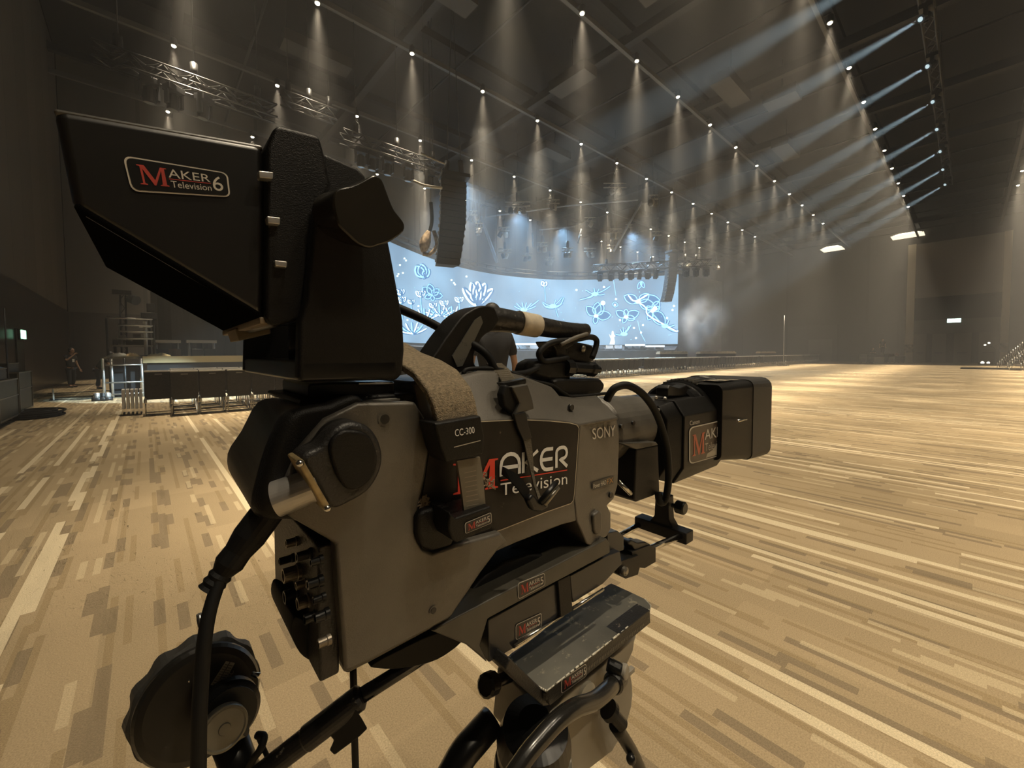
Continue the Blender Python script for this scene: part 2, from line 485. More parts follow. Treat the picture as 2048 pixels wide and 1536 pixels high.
# ---------------------------------------------------------------- right wall: portal with doors
pil = mat('pale_column_cladding', (0.50, 0.43, 0.30), 0.6)
portal = mat('portal_panel', (0.19, 0.165, 0.135), 0.7)
pdark = mat('portal_recess', (0.022, 0.018, 0.016), 0.8)
doorm = mat('door_leaf', (0.12, 0.098, 0.078), 0.6)
def on_r(px, py, X=XR - 0.05): return hit(px, py, 0, X)
c1, c2 = on_r(1818, 724), on_r(2010, 724)
y1a, y1b = on_r(1812, 650).y, on_r(1828, 650).y
y2a, y2b = on_r(2003, 620).y, on_r(2019, 620).y
ztop = on_r(1828, 490).z
k = 0
for (ya, yb) in ((y1a, y1b), (y2a, y2b)):
    b = MB(); b.box((XR - 0.25, (ya + yb) / 2, ztop / 2), (0.5, abs(ya - yb), ztop), pil)
    b.box((XR - 0.27, (ya + yb) / 2, 1.7), (0.5, abs(ya - yb) * 1.04, 1.0), mat('stone_band', (0.30, 0.26, 0.20), 0.7, noise=0.6, nscale=3))
    k += 1; struct(b.build('trim_%d' % (n + k)))
n += k
b = MB()
zd1, zd2, zdl = on_r(1829, 597).z, on_r(1829, 641.5).z, on_r(1829, 668).z
ym, yw = (y1b + y2a) / 2, abs(y1b - y2a)
b.box((XR - 0.05, ym, (zd1 + ztop) / 2), (0.1, yw, ztop - zd1), portal)
b.box((XR - 0.03, ym, (zd1 + zd2) / 2), (0.06, yw, zd1 - zd2), pdark)
b.box((XR - 0.05, ym, (zd2 + zdl) / 2), (0.1, yw, zd2 - zdl), mat('door_head_panel', (0.085, 0.075, 0.062), 0.7))
n += 1; struct(b.build('trim_%d' % n))
yy = [y1b + (y2a - y1b) * t for t in (0.0, 0.17, 0.23, 0.41, 0.49, 0.70, 0.77, 1.0)]
for i in (0, 2, 4, 6):
    ya, yb = yy[i], yy[i + 1]
    b = MB(); b.box((XR - 0.06, (ya + yb) / 2, zdl / 2), (0.1, abs(ya - yb) - 0.08, zdl - 0.06), doorm)
    b.box((XR - 0.13, (ya + yb) / 2, 1.15), (0.06, abs(ya - yb) * 0.6, 0.08), pdark)
    struct(b.build('door_%d' % (i // 2 + 1)))
b = MB(); b.box((XR - 0.02, on_r(1640, 700).y, 1.55), (0.04, abs(on_r(1618, 700).y - on_r(1665, 700).y), 3.1), mat('grey_side_door', (0.075, 0.07, 0.062), 0.7)); struct(b.build('door_5'))
p = on_r(1908, 641, XR - 0.2)
b = MB(); b.box(p, (0.15, 1.1, 0.45), mat('exit_sign_light', (0.8, 1, 0.9), 0.5, emit=(0.72, 1.0, 0.86), es=3.0)); b.box(p + Vector((0.1, 0, 0)), (0.1, 1.3, 0.6), pdark)
tag(b.build('exit_sign'), 'glowing pale green exit sign above the far right double doors', 'sign')
p = hit(46, 669, 0, XL + 0.12)
b = MB(); b.box(p, (0.06, 0.55, 0.28), mat('exit_sign_green', (0.5, 1, 0.7), 0.5, emit=(0.42, 1.0, 0.62), es=3.0)); b.box(p - Vector((0.04, 0, 0)), (0.06, 0.6, 0.33), pdark)
tag(b.build('exit_sign'), 'small green exit sign over the dark doorway in the left wall', 'sign')
b = MB(); b.box((XL - 0.0, p.y + 0.1, 1.1), (0.08, 1.0, 2.2), pdark); struct(b.build('door_6'))
# ---------------------------------------------------------------- the ceiling lamps
lens_m = mat('lit_lamp_lens', (1, 0.9, 0.7), 0.5, emit=(1.0, 0.86, 0.58), es=26)
can_m = mat('black_lamp_can', (0.02, 0.02, 0.02), 0.5)
lamp0 = thing('downlight', (0, 0, 0), 'lit spotlight can under a ceiling beam throwing a warm beam down', 'ceiling lamp', 'warm downlights in rows under the ceiling beams')
b = MB(); b.lathe((0, 0, 0.02), (0, 0, 1), [(0, 0.13), (0.28, 0.12), (0.36, 0.05)], can_m, 12); b.build('lamp_can', lamp0)
b = MB(); b.cyl((0, 0, 0), (0, 0, 0.018), 0.085, lens_m, n=12); b.ball((0, 0, 0.0), 0.075, lens_m, 10, 6, (1, 1, 0.6)); b.build('lens', lamp0)
b = MB(); b.box((0, 0.18, 0.4), (0.04, 0.42, 0.04), can_m); b.build('bracket', lamp0)
sub_of(lamp0, 'lens', 'lamp_can')
for i, (x, y, j, k) in enumerate(LAMPS):
    if i == 0: lamp0.location = (x, y, ZL)
    else: copy_tree(lamp0, (x, y, ZL))
def at(px, py, z):
    return EYE + ray(px, py) * z
black = mat('black_metal', (0.012, 0.012, 0.012), 0.45)
blackc = mat('black_cloth', (0.010, 0.009, 0.009), 0.95)
trussm = mat('dark_truss_tube', (0.06, 0.058, 0.055), 0.45, 0.5)
alum = mat('bare_aluminium', (0.55, 0.53, 0.50), 0.35, 0.8)
wood = mat('plywood_edge', (0.34, 0.26, 0.13), 0.7)
# ---------------------------------------------------------------- curved LED wall
T0 = 7.9
ARC = [(1.25, 3.2), (1.73, 3.51), (2.4, 3.84), (3.0, 3.99), (3.6, 3.96), (4.18, 3.75), (4.6, 3.38), (4.89, 2.935), (5.09, 2.5)]
def arcpts(off=0.0, n=8):
    P = [Vector((a * T0, c * T0, 0)) for a, c in ARC]
    Q = [P[0] * 2 - P[1]] + P + [P[-1] * 2 - P[-2]]; out = []
    for i in range(1, len(Q) - 2):
        for k in range(n):
            t = k / n; p0, p1, p2, p3 = Q[i - 1], Q[i], Q[i + 1], Q[i + 2]
            out.append(0.5 * ((2 * p1) + (p2 - p0) * t + (2 * p0 - 5 * p1 + 4 * p2 - p3) * t * t + (3 * p1 - p0 - 3 * p2 + p3) * t ** 3))
    out.append(P[-1])
    if off:
        o2 = []
        for i, p in enumerate(out):
            d = (out[min(i + 1, len(out) - 1)] - out[max(i - 1, 0)]).normalized()
            o2.append(p + Vector((d.y, -d.x, 0)) * off)
        out = o2
    return out
ZS0, ZS1 = 2.2, H + T0
ARCP = arcpts()
def screen_hit(px, py, off=0.04):
    """seen point on the curved screen, held off its face"""
    P = ARCP_OFF.setdefault(off, arcpts(off))
    d = ray(px, py)
    for a, c in zip(P[:-1], P[1:]):
        e = c - a
        det = d.x * (-e.y) + e.x * d.y
        if abs(det) < 1e-9: continue
        t = (a.x * (-e.y) + e.x * a.y) / det
        s = (d.x * a.y - d.y * a.x) / det
        if t > 0 and -1e-4 <= s <= 1.0001:
            return EYE + d * t
    return None
ARCP_OFF = {}
def led_mat(name, c1, es):
    return mat(name, (0.01, 0.01, 0.012), 0.6, emit=c1, es=es, nosample=False)
led_base = bpy.data.materials.new('led_screen_picture'); led_base.use_nodes = True
N, L = led_base.node_tree.nodes, led_base.node_tree.links
bs = N['Principled BSDF']; bs.inputs['Base Color'].default_value = (0.01, 0.01, 0.012, 1); bs.inputs['Emission Strength'].default_value = 2.3
g = N.new('ShaderNodeNewGeometry'); nz = N.new('ShaderNodeTexNoise'); nz.inputs['Scale'].default_value = 0.16; nz.inputs['Detail'].default_value = 2
L.new(g.outputs['Position'], nz.inputs['Vector'])
cr = N.new('ShaderNodeValToRGB'); cr.color_ramp.elements[0].position = 0.35; cr.color_ramp.elements[1].position = 0.7
cr.color_ramp.elements[0].color = (0.09, 0.15, 0.22, 1); cr.color_ramp.elements[1].color = (0.19, 0.32, 0.44, 1)
L.new(nz.outputs['Fac'], cr.inputs[0]); L.new(cr.outputs[0], bs.inputs['Emission Color'])
glow_m = led_mat('led_flower_soft', (0.12, 0.36, 0.75), 0.75)
line_m = led_mat('led_flower_line', (0.28, 0.62, 1.0), 2.2)
core_m = led_mat('led_flower_core', (0.66, 0.90, 1.0), 3.4)
led_base.cycles.emission_sampling = 'FRONT'
for m_ in (glow_m, line_m, core_m): m_.cycles.emission_sampling = 'NONE'
scr = thing('led_screen', (ARCP[len(ARCP) // 2].x, ARCP[len(ARCP) // 2].y, ZS0), 'wide curved video wall glowing blue with luminous flowers behind the stage', 'screen')
b = MB(); vs = []; fs = []
for p in ARCP: vs += [Vector((p.x, p.y, ZS0)), Vector((p.x, p.y, ZS1))]
for i in range(len(ARCP) - 1): fs.append((2 * i, 2 * i + 2, 2 * i + 3, 2 * i + 1))
b.add(vs, fs, led_base)
def ribbon(pts, w, M, off=0.05):
    P = [screen_hit(x, y, off) for x, y in pts]
    P = [p for p in P if p is not None]
    if len(P) < 2: return
    vs = []
    for i, p in enumerate(P):
        d = (P[min(i + 1, len(P) - 1)] - P[max(i - 1, 0)])
        view = (p - EYE).normalized()
        n_ = d.cross(view)
        n_ = n_.normalized() if n_.length > 1e-9 else Vector((0, 0, 1))
        k = w * (1 if 0 < i < len(P) - 1 else 0.35)
        # keep the stroke in the screen surface
        h_ = Vector((view.y, -view.x, 0)).normalized()
        n2 = Vector((h_.x * n_.dot(h_), h_.y * n_.dot(h_), n_.z))
        vs += [p - n2 * k, p + n2 * k]
    b.add(vs, [(2 * i, 2 * i + 1, 2 * i + 3, 2 * i + 2) for i in range(len(P) - 1)], M)
def stroke(pts, w=0.05, glow=True, core=False):
    Q = []
    P = [(2 * pts[0][0] - pts[1][0], 2 * pts[0][1] - pts[1][1])] + list(pts) + [(2 * pts[-1][0] - pts[-2][0], 2 * pts[-1][1] - pts[-2][1])]
    for i in range(1, len(P) - 2):
        for k in range(5):
            t = k / 5
            Q.append(tuple(0.5 * ((2 * P[i][c]) + (P[i + 1][c] - P[i - 1][c]) * t + (2 * P[i - 1][c] - 5 * P[i][c] + 4 * P[i + 1][c] - P[i + 2][c]) * t * t + (3 * P[i][c] - P[i - 1][c] - 3 * P[i + 1][c] + P[i + 2][c]) * t ** 3) for c in (0, 1)))
    Q.append(pts[-1])
    if glow: ribbon(Q, w * 1.6, glow_m, 0.03)
    ribbon(Q, w * 0.55, core_m if core else line_m, 0.05)
def blob(x, y, r, M=None, ry=None):
    ry = ry or r
    P = [screen_hit(x + r * math.cos(a * math.pi / 6), y + ry * math.sin(a * math.pi / 6), 0.06) for a in range(12)]
    if all(p is not None for p in P): b.add(P, [list(range(12))], M or core_m)
def petal(cx, cy, tx, ty, bow, w=0.05, core=False):
    """open leaf shape from its base to its tip"""
    dx, dy = tx - cx, ty - cy
    for s_ in (1, -1):
        stroke([(cx, cy), (cx + dx * 0.35 - dy * bow * s_, cy + dy * 0.35 + dx * bow * s_), (cx + dx * 0.75 - dy * bow * 0.8 * s_, cy + dy * 0.75 + dx * bow * 0.8 * s_), (tx, ty)], w, core=core)
def fillpetal(cx, cy, tx, ty, bow, M):
    dx, dy = tx - cx, ty - cy
    pts = [(cx, cy)]
    for t in (0.2, 0.45, 0.7, 0.9): pts.append((cx + dx * t - dy * bow * math.sin(math.pi * t) , cy + dy * t + dx * bow * math.sin(math.pi * t)))
    pts.append((tx, ty))
    for t in (0.9, 0.7, 0.45, 0.2): pts.append((cx + dx * t + dy * bow * math.sin(math.pi * t), cy + dy * t - dx * bow * math.sin(math.pi * t)))
    P = [screen_hit(x, y, 0.025) for x, y in pts]
    if all(p is not None for p in P): b.add(P, [list(range(len(P)))], M)
# tulip
for (tx, ty, bw) in ((925, 577, 0.1), (942, 565, 0.13), (955, 563, 0.16), (970, 566, 0.13), (985, 577, 0.1)):
    petal(951, 612, tx, ty, bw, 0.16, True); fillpetal(951, 612, tx, ty, bw, glow_m)
petal(957, 614, 960, 585, 0.3, 0.07)
# blue bud
for (tx, ty) in ((832, 532), (842, 528), (857, 538), (850, 552)): petal(846, 555, tx, ty, 0.3, 0.10); fillpetal(846, 555, tx, ty, 0.3, glow_m)
for (tx, ty) in ((845, 575), (858, 568), (878, 578), (885, 592), (866, 602), (850, 596)): petal(864, 590, tx, ty, 0.3, 0.06); fillpetal(864, 590, tx, ty, 0.3, glow_m)
# small blooms on stalks at the left
for (x, y, s_) in ((841, 594, 9), (822, 608, 6), (800, 590, 8), (802, 606, 9), (918, 605, 8), (888, 612, 8), (866, 616, 7)):
    for q in (-1, -0.35, 0.35, 1): petal(x, y, x + q * s_, y - s_ * 1.3, 0.2, 0.07, True)
    stroke([(x, y), (x + 1.5, y + 18), (x + 3, y + 34)], 0.05)
for (x, y) in ((800, 530), (797, 548), (795, 552), (809, 517), (812, 521), (903, 560), (908, 566), (933, 553), (806, 546), (910, 569), (852, 551), (837, 612), (872, 632), (905, 640), (835, 655), (815, 640)):
    blob(x, y, 1.8)
for (x, y) in ((880, 632), (905, 636), (850, 640), (825, 668)):
    for q in range(7):
        a = math.radians(200 + q * 22); stroke([(x, y), (x + 18 * math.cos(a), y + 10 * math.sin(a)), (x + 32 * math.cos(a), y + 24 * math.sin(a))], 0.08, core=q % 2 == 0)
# starburst blooms
def burst(x, y, rays_, w=0.06):
    for (tx, ty) in rays_: stroke([(x, y), ((x + tx) / 2, (y + ty) / 2 + 2), (tx, ty)], w)
    blob(x, y, 3.6, core_m, 2.6); blob(x, y, 7, line_m, 4)
burst(1048, 619, [(1033, 606), (1044, 604), (1053, 605), (1063, 606), (1078, 600), (1028, 612), (1072, 612)], 0.08)
burst(1106, 612, [(1085, 604), (1092, 612), (1112, 598), (1125, 594), (1127, 606), (1118, 612)], 0.07)
stroke([(1085, 606), (1092, 614), (1106, 616), (1120, 610), (1128, 594)], 0.09); stroke([(1111, 616), (1116, 634)], 0.06)
stroke([(1088, 568), (1090, 585), (1091, 604)], 0.05); petal(1088, 572, 1084, 563, 0.3, 0.09, True); petal(1088, 572, 1093, 564, 0.3, 0.09, True)
burst(1190, 588, [(1158, 600), (1172, 580), (1188, 576), (1198, 578), (1221, 572), (1210, 588), (1175, 596)], 0.08)
# orchid outlines
for (cx, cy, L_) in ((1192, 632, [(1173, 613), (1196, 604), (1206, 608), (1222, 630), (1190, 648)]), (1252, 634, [(1232, 622), (1252, 618), (1278, 624), (1270, 638), (1246, 646)]), (1277, 604, [(1248, 592), (1298, 588), (1320, 600), (1310, 614), (1270, 606)]), (1305, 622, [(1294, 612), (1318, 602), (1320, 614), (1296, 640), (1330, 650)])):
    for (tx, ty) in L_: petal(cx, cy, tx, ty, 0.28, 0.075); fillpetal(cx, cy, tx, ty, 0.24, glow_m)
    blob(cx, cy, 4.5, core_m, 3.2)
blob(1206, 606, 4.4); blob(1310, 617, 4.4)
stroke([(1277, 604), (1292, 616), (1296, 630), (1330, 650), (1352, 662), (1356, 660)], 0.10, core=True)
stroke([(1256, 590), (1270, 602), (1298, 588)], 0.12, core=True)
burst(1330, 652, [(1308, 630), (1338, 640), (1354, 664), (1322, 646), (1350, 650)], 0.09)
burst(1248, 668, [(1230, 668), (1240, 658), (1246, 654), (1258, 652), (1262, 650), (1252, 660)], 0.08)
stroke([(1353, 660), (1360, 640), (1363, 620), (1359, 606), (1366, 590)], 0.06)
for (x, y) in ((1366, 587), (1357, 598), (1366, 556), (1374, 566), (1355, 636), (1363, 640), (1345, 620), (1334, 636), (1348, 612), (1232, 598), (1230, 610), (1268, 656), (1286, 650), (1282, 665), (1240, 640), (1272, 676), (1208, 574), (1153, 580)): blob(x, y, 2.0, core_m)
stroke([(1275, 640), (1281, 664), (1291, 684)], 0.04, False); stroke([(1227, 560), (1230, 580), (1232, 592)], 0.04, False)
stroke([(1224, 608), (1230, 604), (1236, 610), (1230, 614), (1224, 608)], 0.06)
for (x, y) in ((1282, 563), (1288, 568), (1276, 570)): petal(1283, 562, x, y + 8, 0.2, 0.05)
for i in range(60):
    x = random.uniform(800, 1350); y = random.uniform(575, 685); blob(x, y, random.uniform(0.5, 1.0), line_m)
# white gowned figure in the picture
wf = led_mat('led_white_figure', (1.0, 0.98, 0.92), 1.3); wf.cycles.emission_sampling = 'NONE'
P = [screen_hit(x, y, 0.07) for x, y in ((1224, 662), (1227, 662), (1228, 668), (1231, 672), (1228, 675), (1230, 684), (1229, 689), (1219, 689), (1222, 678), (1220, 674), (1218, 668), (1222, 672))]
b.add(P, [list(range(len(P)))], wf)
b.build('video_panel', scr, recalc=False)
b = MB()
for off_, z0, z1 in ((-0.35, ZS0 - 0.1, ZS1 + 0.05),):
    A = arcpts(-0.03); B_ = arcpts(-0.4); vs = []
    for p, q in zip(A, B_): vs += [Vector((p.x, p.y, z0)), Vector((p.x, p.y, z1)), Vector((q.x, q.y, z1)), Vector((q.x, q.y, z0))]
    fs = []
    for i in range(len(A) - 1):
        for k in range(4): fs.append((4 * i + k, 4 * i + 4 + k, 4 * i + 4 + (k + 1) % 4, 4 * i + (k + 1) % 4))
    b.add(vs, fs, black)
b.build('cabinet_back', scr)
# a pale header rail that runs over the screen
b = MB(); A = arcpts(0.15)
b.tube([Vector((p.x, p.y, ZS1 + 0.35)) for p in A[::4]], 0.11, trussm, 6, 1)
b.tube([Vector((p.x, p.y, ZS1 + 0.75)) for p in A[::4]], 0.07, trussm, 6, 1)
for i, p in enumerate(A[::2]): b.cyl((p.x, p.y, ZS1 + 0.3), (p.x, p.y, ZS1 + 0.8), 0.04, trussm, n=5)
for p in A[::12]: b.cyl((p.x, p.y, ZS1 + 0.7), (p.x, p.y, ZC - 0.03), 0.02, trussm, n=5)
tag(b.build('screen_header_truss'), 'curved truss running along the top of the blue video wall', 'truss')
# black side wing
e = ARCP[-1]
b = MB(); w2 = Vector((e.x + 8.6, e.y - 0.9, 0)); d = (w2 - e).normalized(); nn = Vector((d.y, -d.x, 0))
vs = [e + d * 0.1, w2, w2 - nn * 2.5, e + d * 0.1 - nn * 2.5]
b.rings([[Vector((p.x, p.y, 0)) for p in vs], [Vector((p.x, p.y, ZS1 + 0.1)) for p in vs]], mat('dark_drape', (0.022, 0.021, 0.021), 0.95, noise=0.5, nscale=2))
tag(b.build('stage_wing'), 'tall flat black drape wing closing the right end of the video wall', 'drape')
# ---------------------------------------------------------------- stage deck and its front
A = arcpts(0.6); B_ = arcpts(7.0)
b = MB(); n_ = len(A); vs = []
for p, q in zip(A, B_): vs += [Vector((p.x, p.y, 0.0)), Vector((p.x, p.y, 2.0)), Vector((q.x, q.y, 1.55)), Vector((q.x, q.y, 0.0))]
fs = []
for i in range(n_ - 1):
    for k in range(4): fs.append((4 * i + k, 4 * i + 4 + k, 4 * i + 4 + (k + 1) % 4, 4 * i + (k + 1) % 4))
fs += [(0, 1, 2, 3), (4 * n_ - 4, 4 * n_ - 1, 4 * n_ - 2, 4 * n_ - 3)]
b.add(vs, fs, mat('stage_front_cloth', (0.035, 0.036, 0.040), 0.85, noise=0.4, nscale=1.5))
tag(b.build('stage_deck'), 'long dark curved stage platform under the blue video wall', 'stage')
Bp = arcpts(6.4)
mon = MB(); mon.rings([[Vector((-0.35, -0.25, 0)), Vector((0.35, -0.25, 0)), Vector((0.35, 0.25, 0)), Vector((-0.35, 0.25, 0))], [Vector((-0.32, -0.2, 0.12)), Vector((0.32, -0.2, 0.12)), Vector((0.32, 0.2, 0.42)), Vector((-0.32, 0.2, 0.42))]], black)
mon0 = mon.build('stage_monitor'); tag(mon0, 'small black wedge loudspeaker standing along the far stage edge', 'loudspeaker', 'wedge loudspeakers along the stage edge')
k = 0
for i in range(2, len(Bp) - 1, 2):
    p = Bp[i] + Vector((random.uniform(-.3, .3), random.uniform(-.3, .3), 0)); z = 1.55
    if k == 0: mon0.location = (p.x, p.y, z + 0.06)
    else:
        c = mon0.copy(); COL.objects.link(c); c.location = (p.x, p.y, z + 0.06); c.rotation_euler = (0, 0, random.uniform(-1, 1))
    k += 1
strip = MB(); strip.box((0, 0, 0), (1.6, 0.08, 0.14), mat('white_led_strip', (0.8, 0.9, 1), 0.5, emit=(0.75, 0.9, 1.0), es=1.6))
st0 = strip.build('light_bar'); tag(st0, 'short white glowing light bar on the far stage edge', 'light bar', 'white light bars on the stage edge')
for i, (px, py) in enumerate(((1040, 690), (1066, 690), (1270, 692), (1310, 694))):
    p = hit(px, py, 2, 1.9) if False else at(px, py, 30.5 + i * 1.4)
    o = st0 if i == 0 else st0.copy()
    if i: COL.objects.link(o)
    o.location = p; o.rotation_euler = (0, 0, yaw - math.pi / 2)
# tables / risers in front of the stage with pale tops
tb = mat('tan_table_top', (0.50, 0.42, 0.30), 0.7)
for (xa, xb, py, z, lab) in ((1316, 1371, 708, 32.0, 'long black draped table with a tan top before the dark stage wing, nearest the stage'), (1396, 1467, 706.5, 36.0, 'long black draped table with a tan top, right of the first draped table'), (1516, 1547, 705, 46.0, 'short black draped table with a pale top standing alone far right of the stage')):
    p, q = at(xa, py, z), at(xb, py, z); mid = (p + q) / 2; w = (q - p).length; zt = 1.28
    t = thing('draped_table', (mid.x, mid.y, 0), lab, 'table')
    R = Matrix.Rotation(yaw - math.pi / 2, 3, 'Z')
    b = MB(); b.box((mid.x, mid.y, zt), (w, 0.9, 0.12), tb, R); b.box((mid.x, mid.y, zt + 0.10), (w * 0.98, 0.7, 0.09), mat('folded_pads', (0.42, 0.36, 0.27), 0.9, noise=0.4, nscale=8), R); b.build('table_top', t)
    b = MB(); b.box((mid.x, mid.y, (zt - 0.06) / 2), (w * 0.97, 0.8, zt - 0.06), blackc, R); b.build('skirt', t)
# ---------------------------------------------------------------- flown line arrays
def array(cols, z, lab, name='line_array'):
    """cols: centre pixel and width of each cabinet row from top to bottom"""
    n_ = 13
    def lerp(t):
        for a, c in zip(cols[:-1], cols[1:]):
            if a[0] <= t <= c[0]:
                k_ = (t - a[0]) / (c[0] - a[0]); return [a[i] + (c[i] - a[i]) * k_ for i in range(4)]
        return list(cols[-1])
    top = at(cols[0][1], cols[0][2], z)
    t0 = thing(name, (top.x, top.y, at(cols[-1][1], cols[-1][2], z).z), lab, 'loudspeaker')
    cab = mat('array_cabinet', (0.028, 0.028, 0.028), 0.7); gri = mat('array_grille', (0.036, 0.036, 0.037), 0.8, noise=0.3, nscale=60)
    side = (RGT - Vector((0, 0, RGT.z))).normalized()
    back = _fh
    for i in range(n_):
        a, c = lerp(i / n_), lerp((i + 0.93) / n_)
        pa, pc = at(a[1], a[2], z), at(c[1], c[2], z)
        wa = a[3] / FPX * z / 2; d_ = 0.42
        rot = side * 0.9 + back * 0.44
        rot.normalize(); bk = Vector((-rot.y, rot.x, 0))
        b = MB()
        ring = lambda p, f: [p - rot * wa, p + rot * wa, p + rot * wa * 0.8 + bk * 0.6, p - rot * wa * 0.8 + bk * 0.6]
        b.rings([ring(pa, 0), ring(pc, 0)], cab)
        mf = (pa + pc) / 2 - bk * 0.012
        hh = (pa - pc).length * 0.42; up_ = (pa - pc).normalized()
        b.add([mf - rot * wa * 0.92 - up_ * hh, mf + rot * wa * 0.92 - up_ * hh, mf + rot * wa * 0.92 + up_ * hh, mf - rot * wa * 0.92 + up_ * hh], [(0, 1, 2, 3)], gri)
        for s_ in (-1, 1): b.box((pa + pc) / 2 + rot * wa * s_ * 1.01 + bk * 0.1, (0.07, 0.1, 0.12), mat('rigging_steel', (0.25, 0.24, 0.22), 0.4, 0.6))
        b.build('array_box', t0)
    p = at(cols[0][1], cols[0][2], z)
    b = MB(); b.box(p + Vector((0, 0, 0.12)), (1.3, 0.9, 0.16), black, Matrix.Rotation(yaw - math.pi / 2 + 0.4, 3, 'Z'))
    for s_ in (-1, 1): b.cyl(p + side * 0.35 * s_ + Vector((0, 0, 0.15)), (p.x, p.y, ZC - 0.03), 0.02, trussm, n=5); b.cyl(p + side * 0.35 * s_ + Vector((0, 0, 0.3)), p + side * 0.3 * s_ + Vector((0, 0, 0.85)), 0.13, black, n=8)
    b.build('fly_bar', t0)
array([(0, 908, 360, 52), (0.5, 907, 440, 52), (0.8, 901, 495, 49), (1.0, 896, 530, 47)], 19.0, 'tall black curved stack of loudspeaker cabinets hanging left of the stage, nearest the camera')
array([(0, 1348, 507, 23), (0.5, 1346, 553, 22), (0.8, 1341, 585, 21), (1.0, 1336, 603, 20)], 37.0, 'smaller far stack of hanging loudspeaker cabinets before the right end of the video wall')
# ---------------------------------------------------------------- box trusses with moving heads
def truss(p, q, s_=0.4, bays=14, name='lighting_truss', lab='', M=None, cables=True, extra=0.035):
    p, q = Vector(p), Vector(q); d = (q - p).normalized(); r = d.cross(Vector((0, 0, 1))).normalized() * s_ / 2; u = Vector((0, 0, s_ / 2))
    M = M or trussm
    b = MB(); C_ = [(-1, -1), (1, -1), (1, 1), (-1, 1)]
    for a, c in C_: b.cyl(p + r * a + u * c, q + r * a + u * c, extra, M, n=6)
    for i in range(bays):
        t0, t1 = p.lerp(q, i / bays), p.lerp(q, (i + 1) / bays)
        s2 = 1 if i % 2 else -1
        b.cyl(t0 + r - u * s2, t1 + r + u * s2, extra * 0.6, M, n=5); b.cyl(t0 - r - u * s2, t1 - r + u * s2, extra * 0.6, M, n=5)
        b.cyl(t0 - r * s2 + u, t1 + r * s2 + u, extra * 0.6, M, n=5)
        b.cyl(t0 - r * s2 - u, t1 + r * s2 - u, extra * 0.6, M, n=5)
    if cables:
        for t in (0.12, 0.5, 0.88):
            c_ = p.lerp(q, t); b.cyl(c_ + u, (c_.x, c_.y, ZC - 0.03), 0.018, M, n=5); b.cyl(c_ + u, c_ + u + Vector((0, 0, 0.5)), 0.11, black, n=8)
    o = b.build(name); tag(o, lab, 'truss'); return o
mh = None
def head_at(p, yawr=0, sc=1.0, tilt=0.0):
    global mh
    if mh is None:
        mh = thing('moving_head', (0, 0, 0), 'black moving head light hanging under a lighting truss', 'stage light', 'moving head lights hanging from the trusses')
        b = MB(); b.box((0, 0, -0.10), (0.42, 0.3, 0.16), black); b.box((0, 0, -0.0), (0.1, 0.1, 0.06), black); b.build('base', mh, bevel=0.01)
        b = MB(); b.box((-0.19, 0, -0.36), (0.05, 0.14, 0.40), black); b.build('yoke_arm', mh); b = MB(); b.box((0.19, 0, -0.36), (0.05, 0.14, 0.40), black); b.build('yoke_arm', mh)
        b = MB(); b.lathe((0, 0, -0.22), (0, 0.15, -1), [(0, 0.09), (0.06, 0.14), (0.3, 0.155), (0.42, 0.14)], black, 14); b.build('lamp_head', mh)
        b = MB(); b.cyl((0, 0.063, -0.64), (0, 0.0655, -0.655), 0.12, mat('glass_front', (0.25, 0.25, 0.24), 0.12, spec=0.8), n=14); b.build('front_lens', mh)
        sub_of(mh, 'front_lens', 'lamp_head')
        mh.location = p; mh.rotation_euler = (0, 0, yawr); mh.scale = (sc,) * 3
        return mh
    return copy_tree(mh, p, yawr, sc=sc)
YT, ZT = 17.5, H + 9.0
truss((-0.9, YT, ZT), (3.9, YT, ZT), 0.45, 12, lab='long dark box truss with three moving heads, upper left above the viewfinder hood')
truss((6.3, YT, ZT), (11.2, YT, ZT), 0.45, 12, lab='dark box truss with moving heads just left of the hanging loudspeaker stack')
truss((4.2, YT + 0.4, ZT + 0.9), (6.2, YT + 0.4, ZT + 0.9), 0.4, 5, lab='short dark truss bridging the two long trusses on the left')
for x in (0.35, 0.95, 1.75, 7.1, 7.6, 8.3, 9.3, 10.4): head_at((x, YT, ZT - 0.24), random.uniform(-1, 1), 1.15)
# curtain track, pale curved strips near the loudspeaker stack
b = MB(); b.tube([at(828, 362, 17.5), at(850, 371, 17.3), at(884, 376, 17.2)], 0.06, mat('pale_band', (0.6, 0.52, 0.4), 0.6), 6); b.tube([at(842, 306, 17), at(866, 318, 17), at(890, 328, 17)], 0.03, mat('pale_band', (0.6, 0.52, 0.4)), 6)
b.cyl(at(850, 371, 17.3), (at(850, 371, 17.3).x, at(850, 371, 17.3).y, ZC - 0.03), 0.012, trussm, n=4)
tag(b.build('cable_sling'), 'pale sling cables hanging between truss and loudspeaker stack', 'cable')
# cloth-wrapped cable bundle left of the array
b = MB()
p0 = at(862, 428, 20); b.tube([at(862, 405, 20), at(864, 440, 20), at(860, 462, 20)], 0.09, black, 8)
b.tube([at(858, 462, 20), at(850, 486, 20), at(846, 505, 20)], lambda t: 0.10 + 0.17 * math.sin(math.pi * t), mat('bundled_cloth', (0.30, 0.22, 0.14), 0.9, noise=0.6, nscale=6), 10)
b.tube([at(868, 462, 20), at(874, 490, 20), at(860, 508, 20), at(846, 508, 20)], 0.10, mat('bundled_cloth', (0.30, 0.22, 0.14)), 8)
b.cyl(p0, (p0.x, p0.y, ZC - 0.03), 0.02, trussm, n=5)
tag(b.build('cable_bundle'), 'hanging motor with a bundle of brown cable and cloth left of the loudspeaker stack', 'cable')
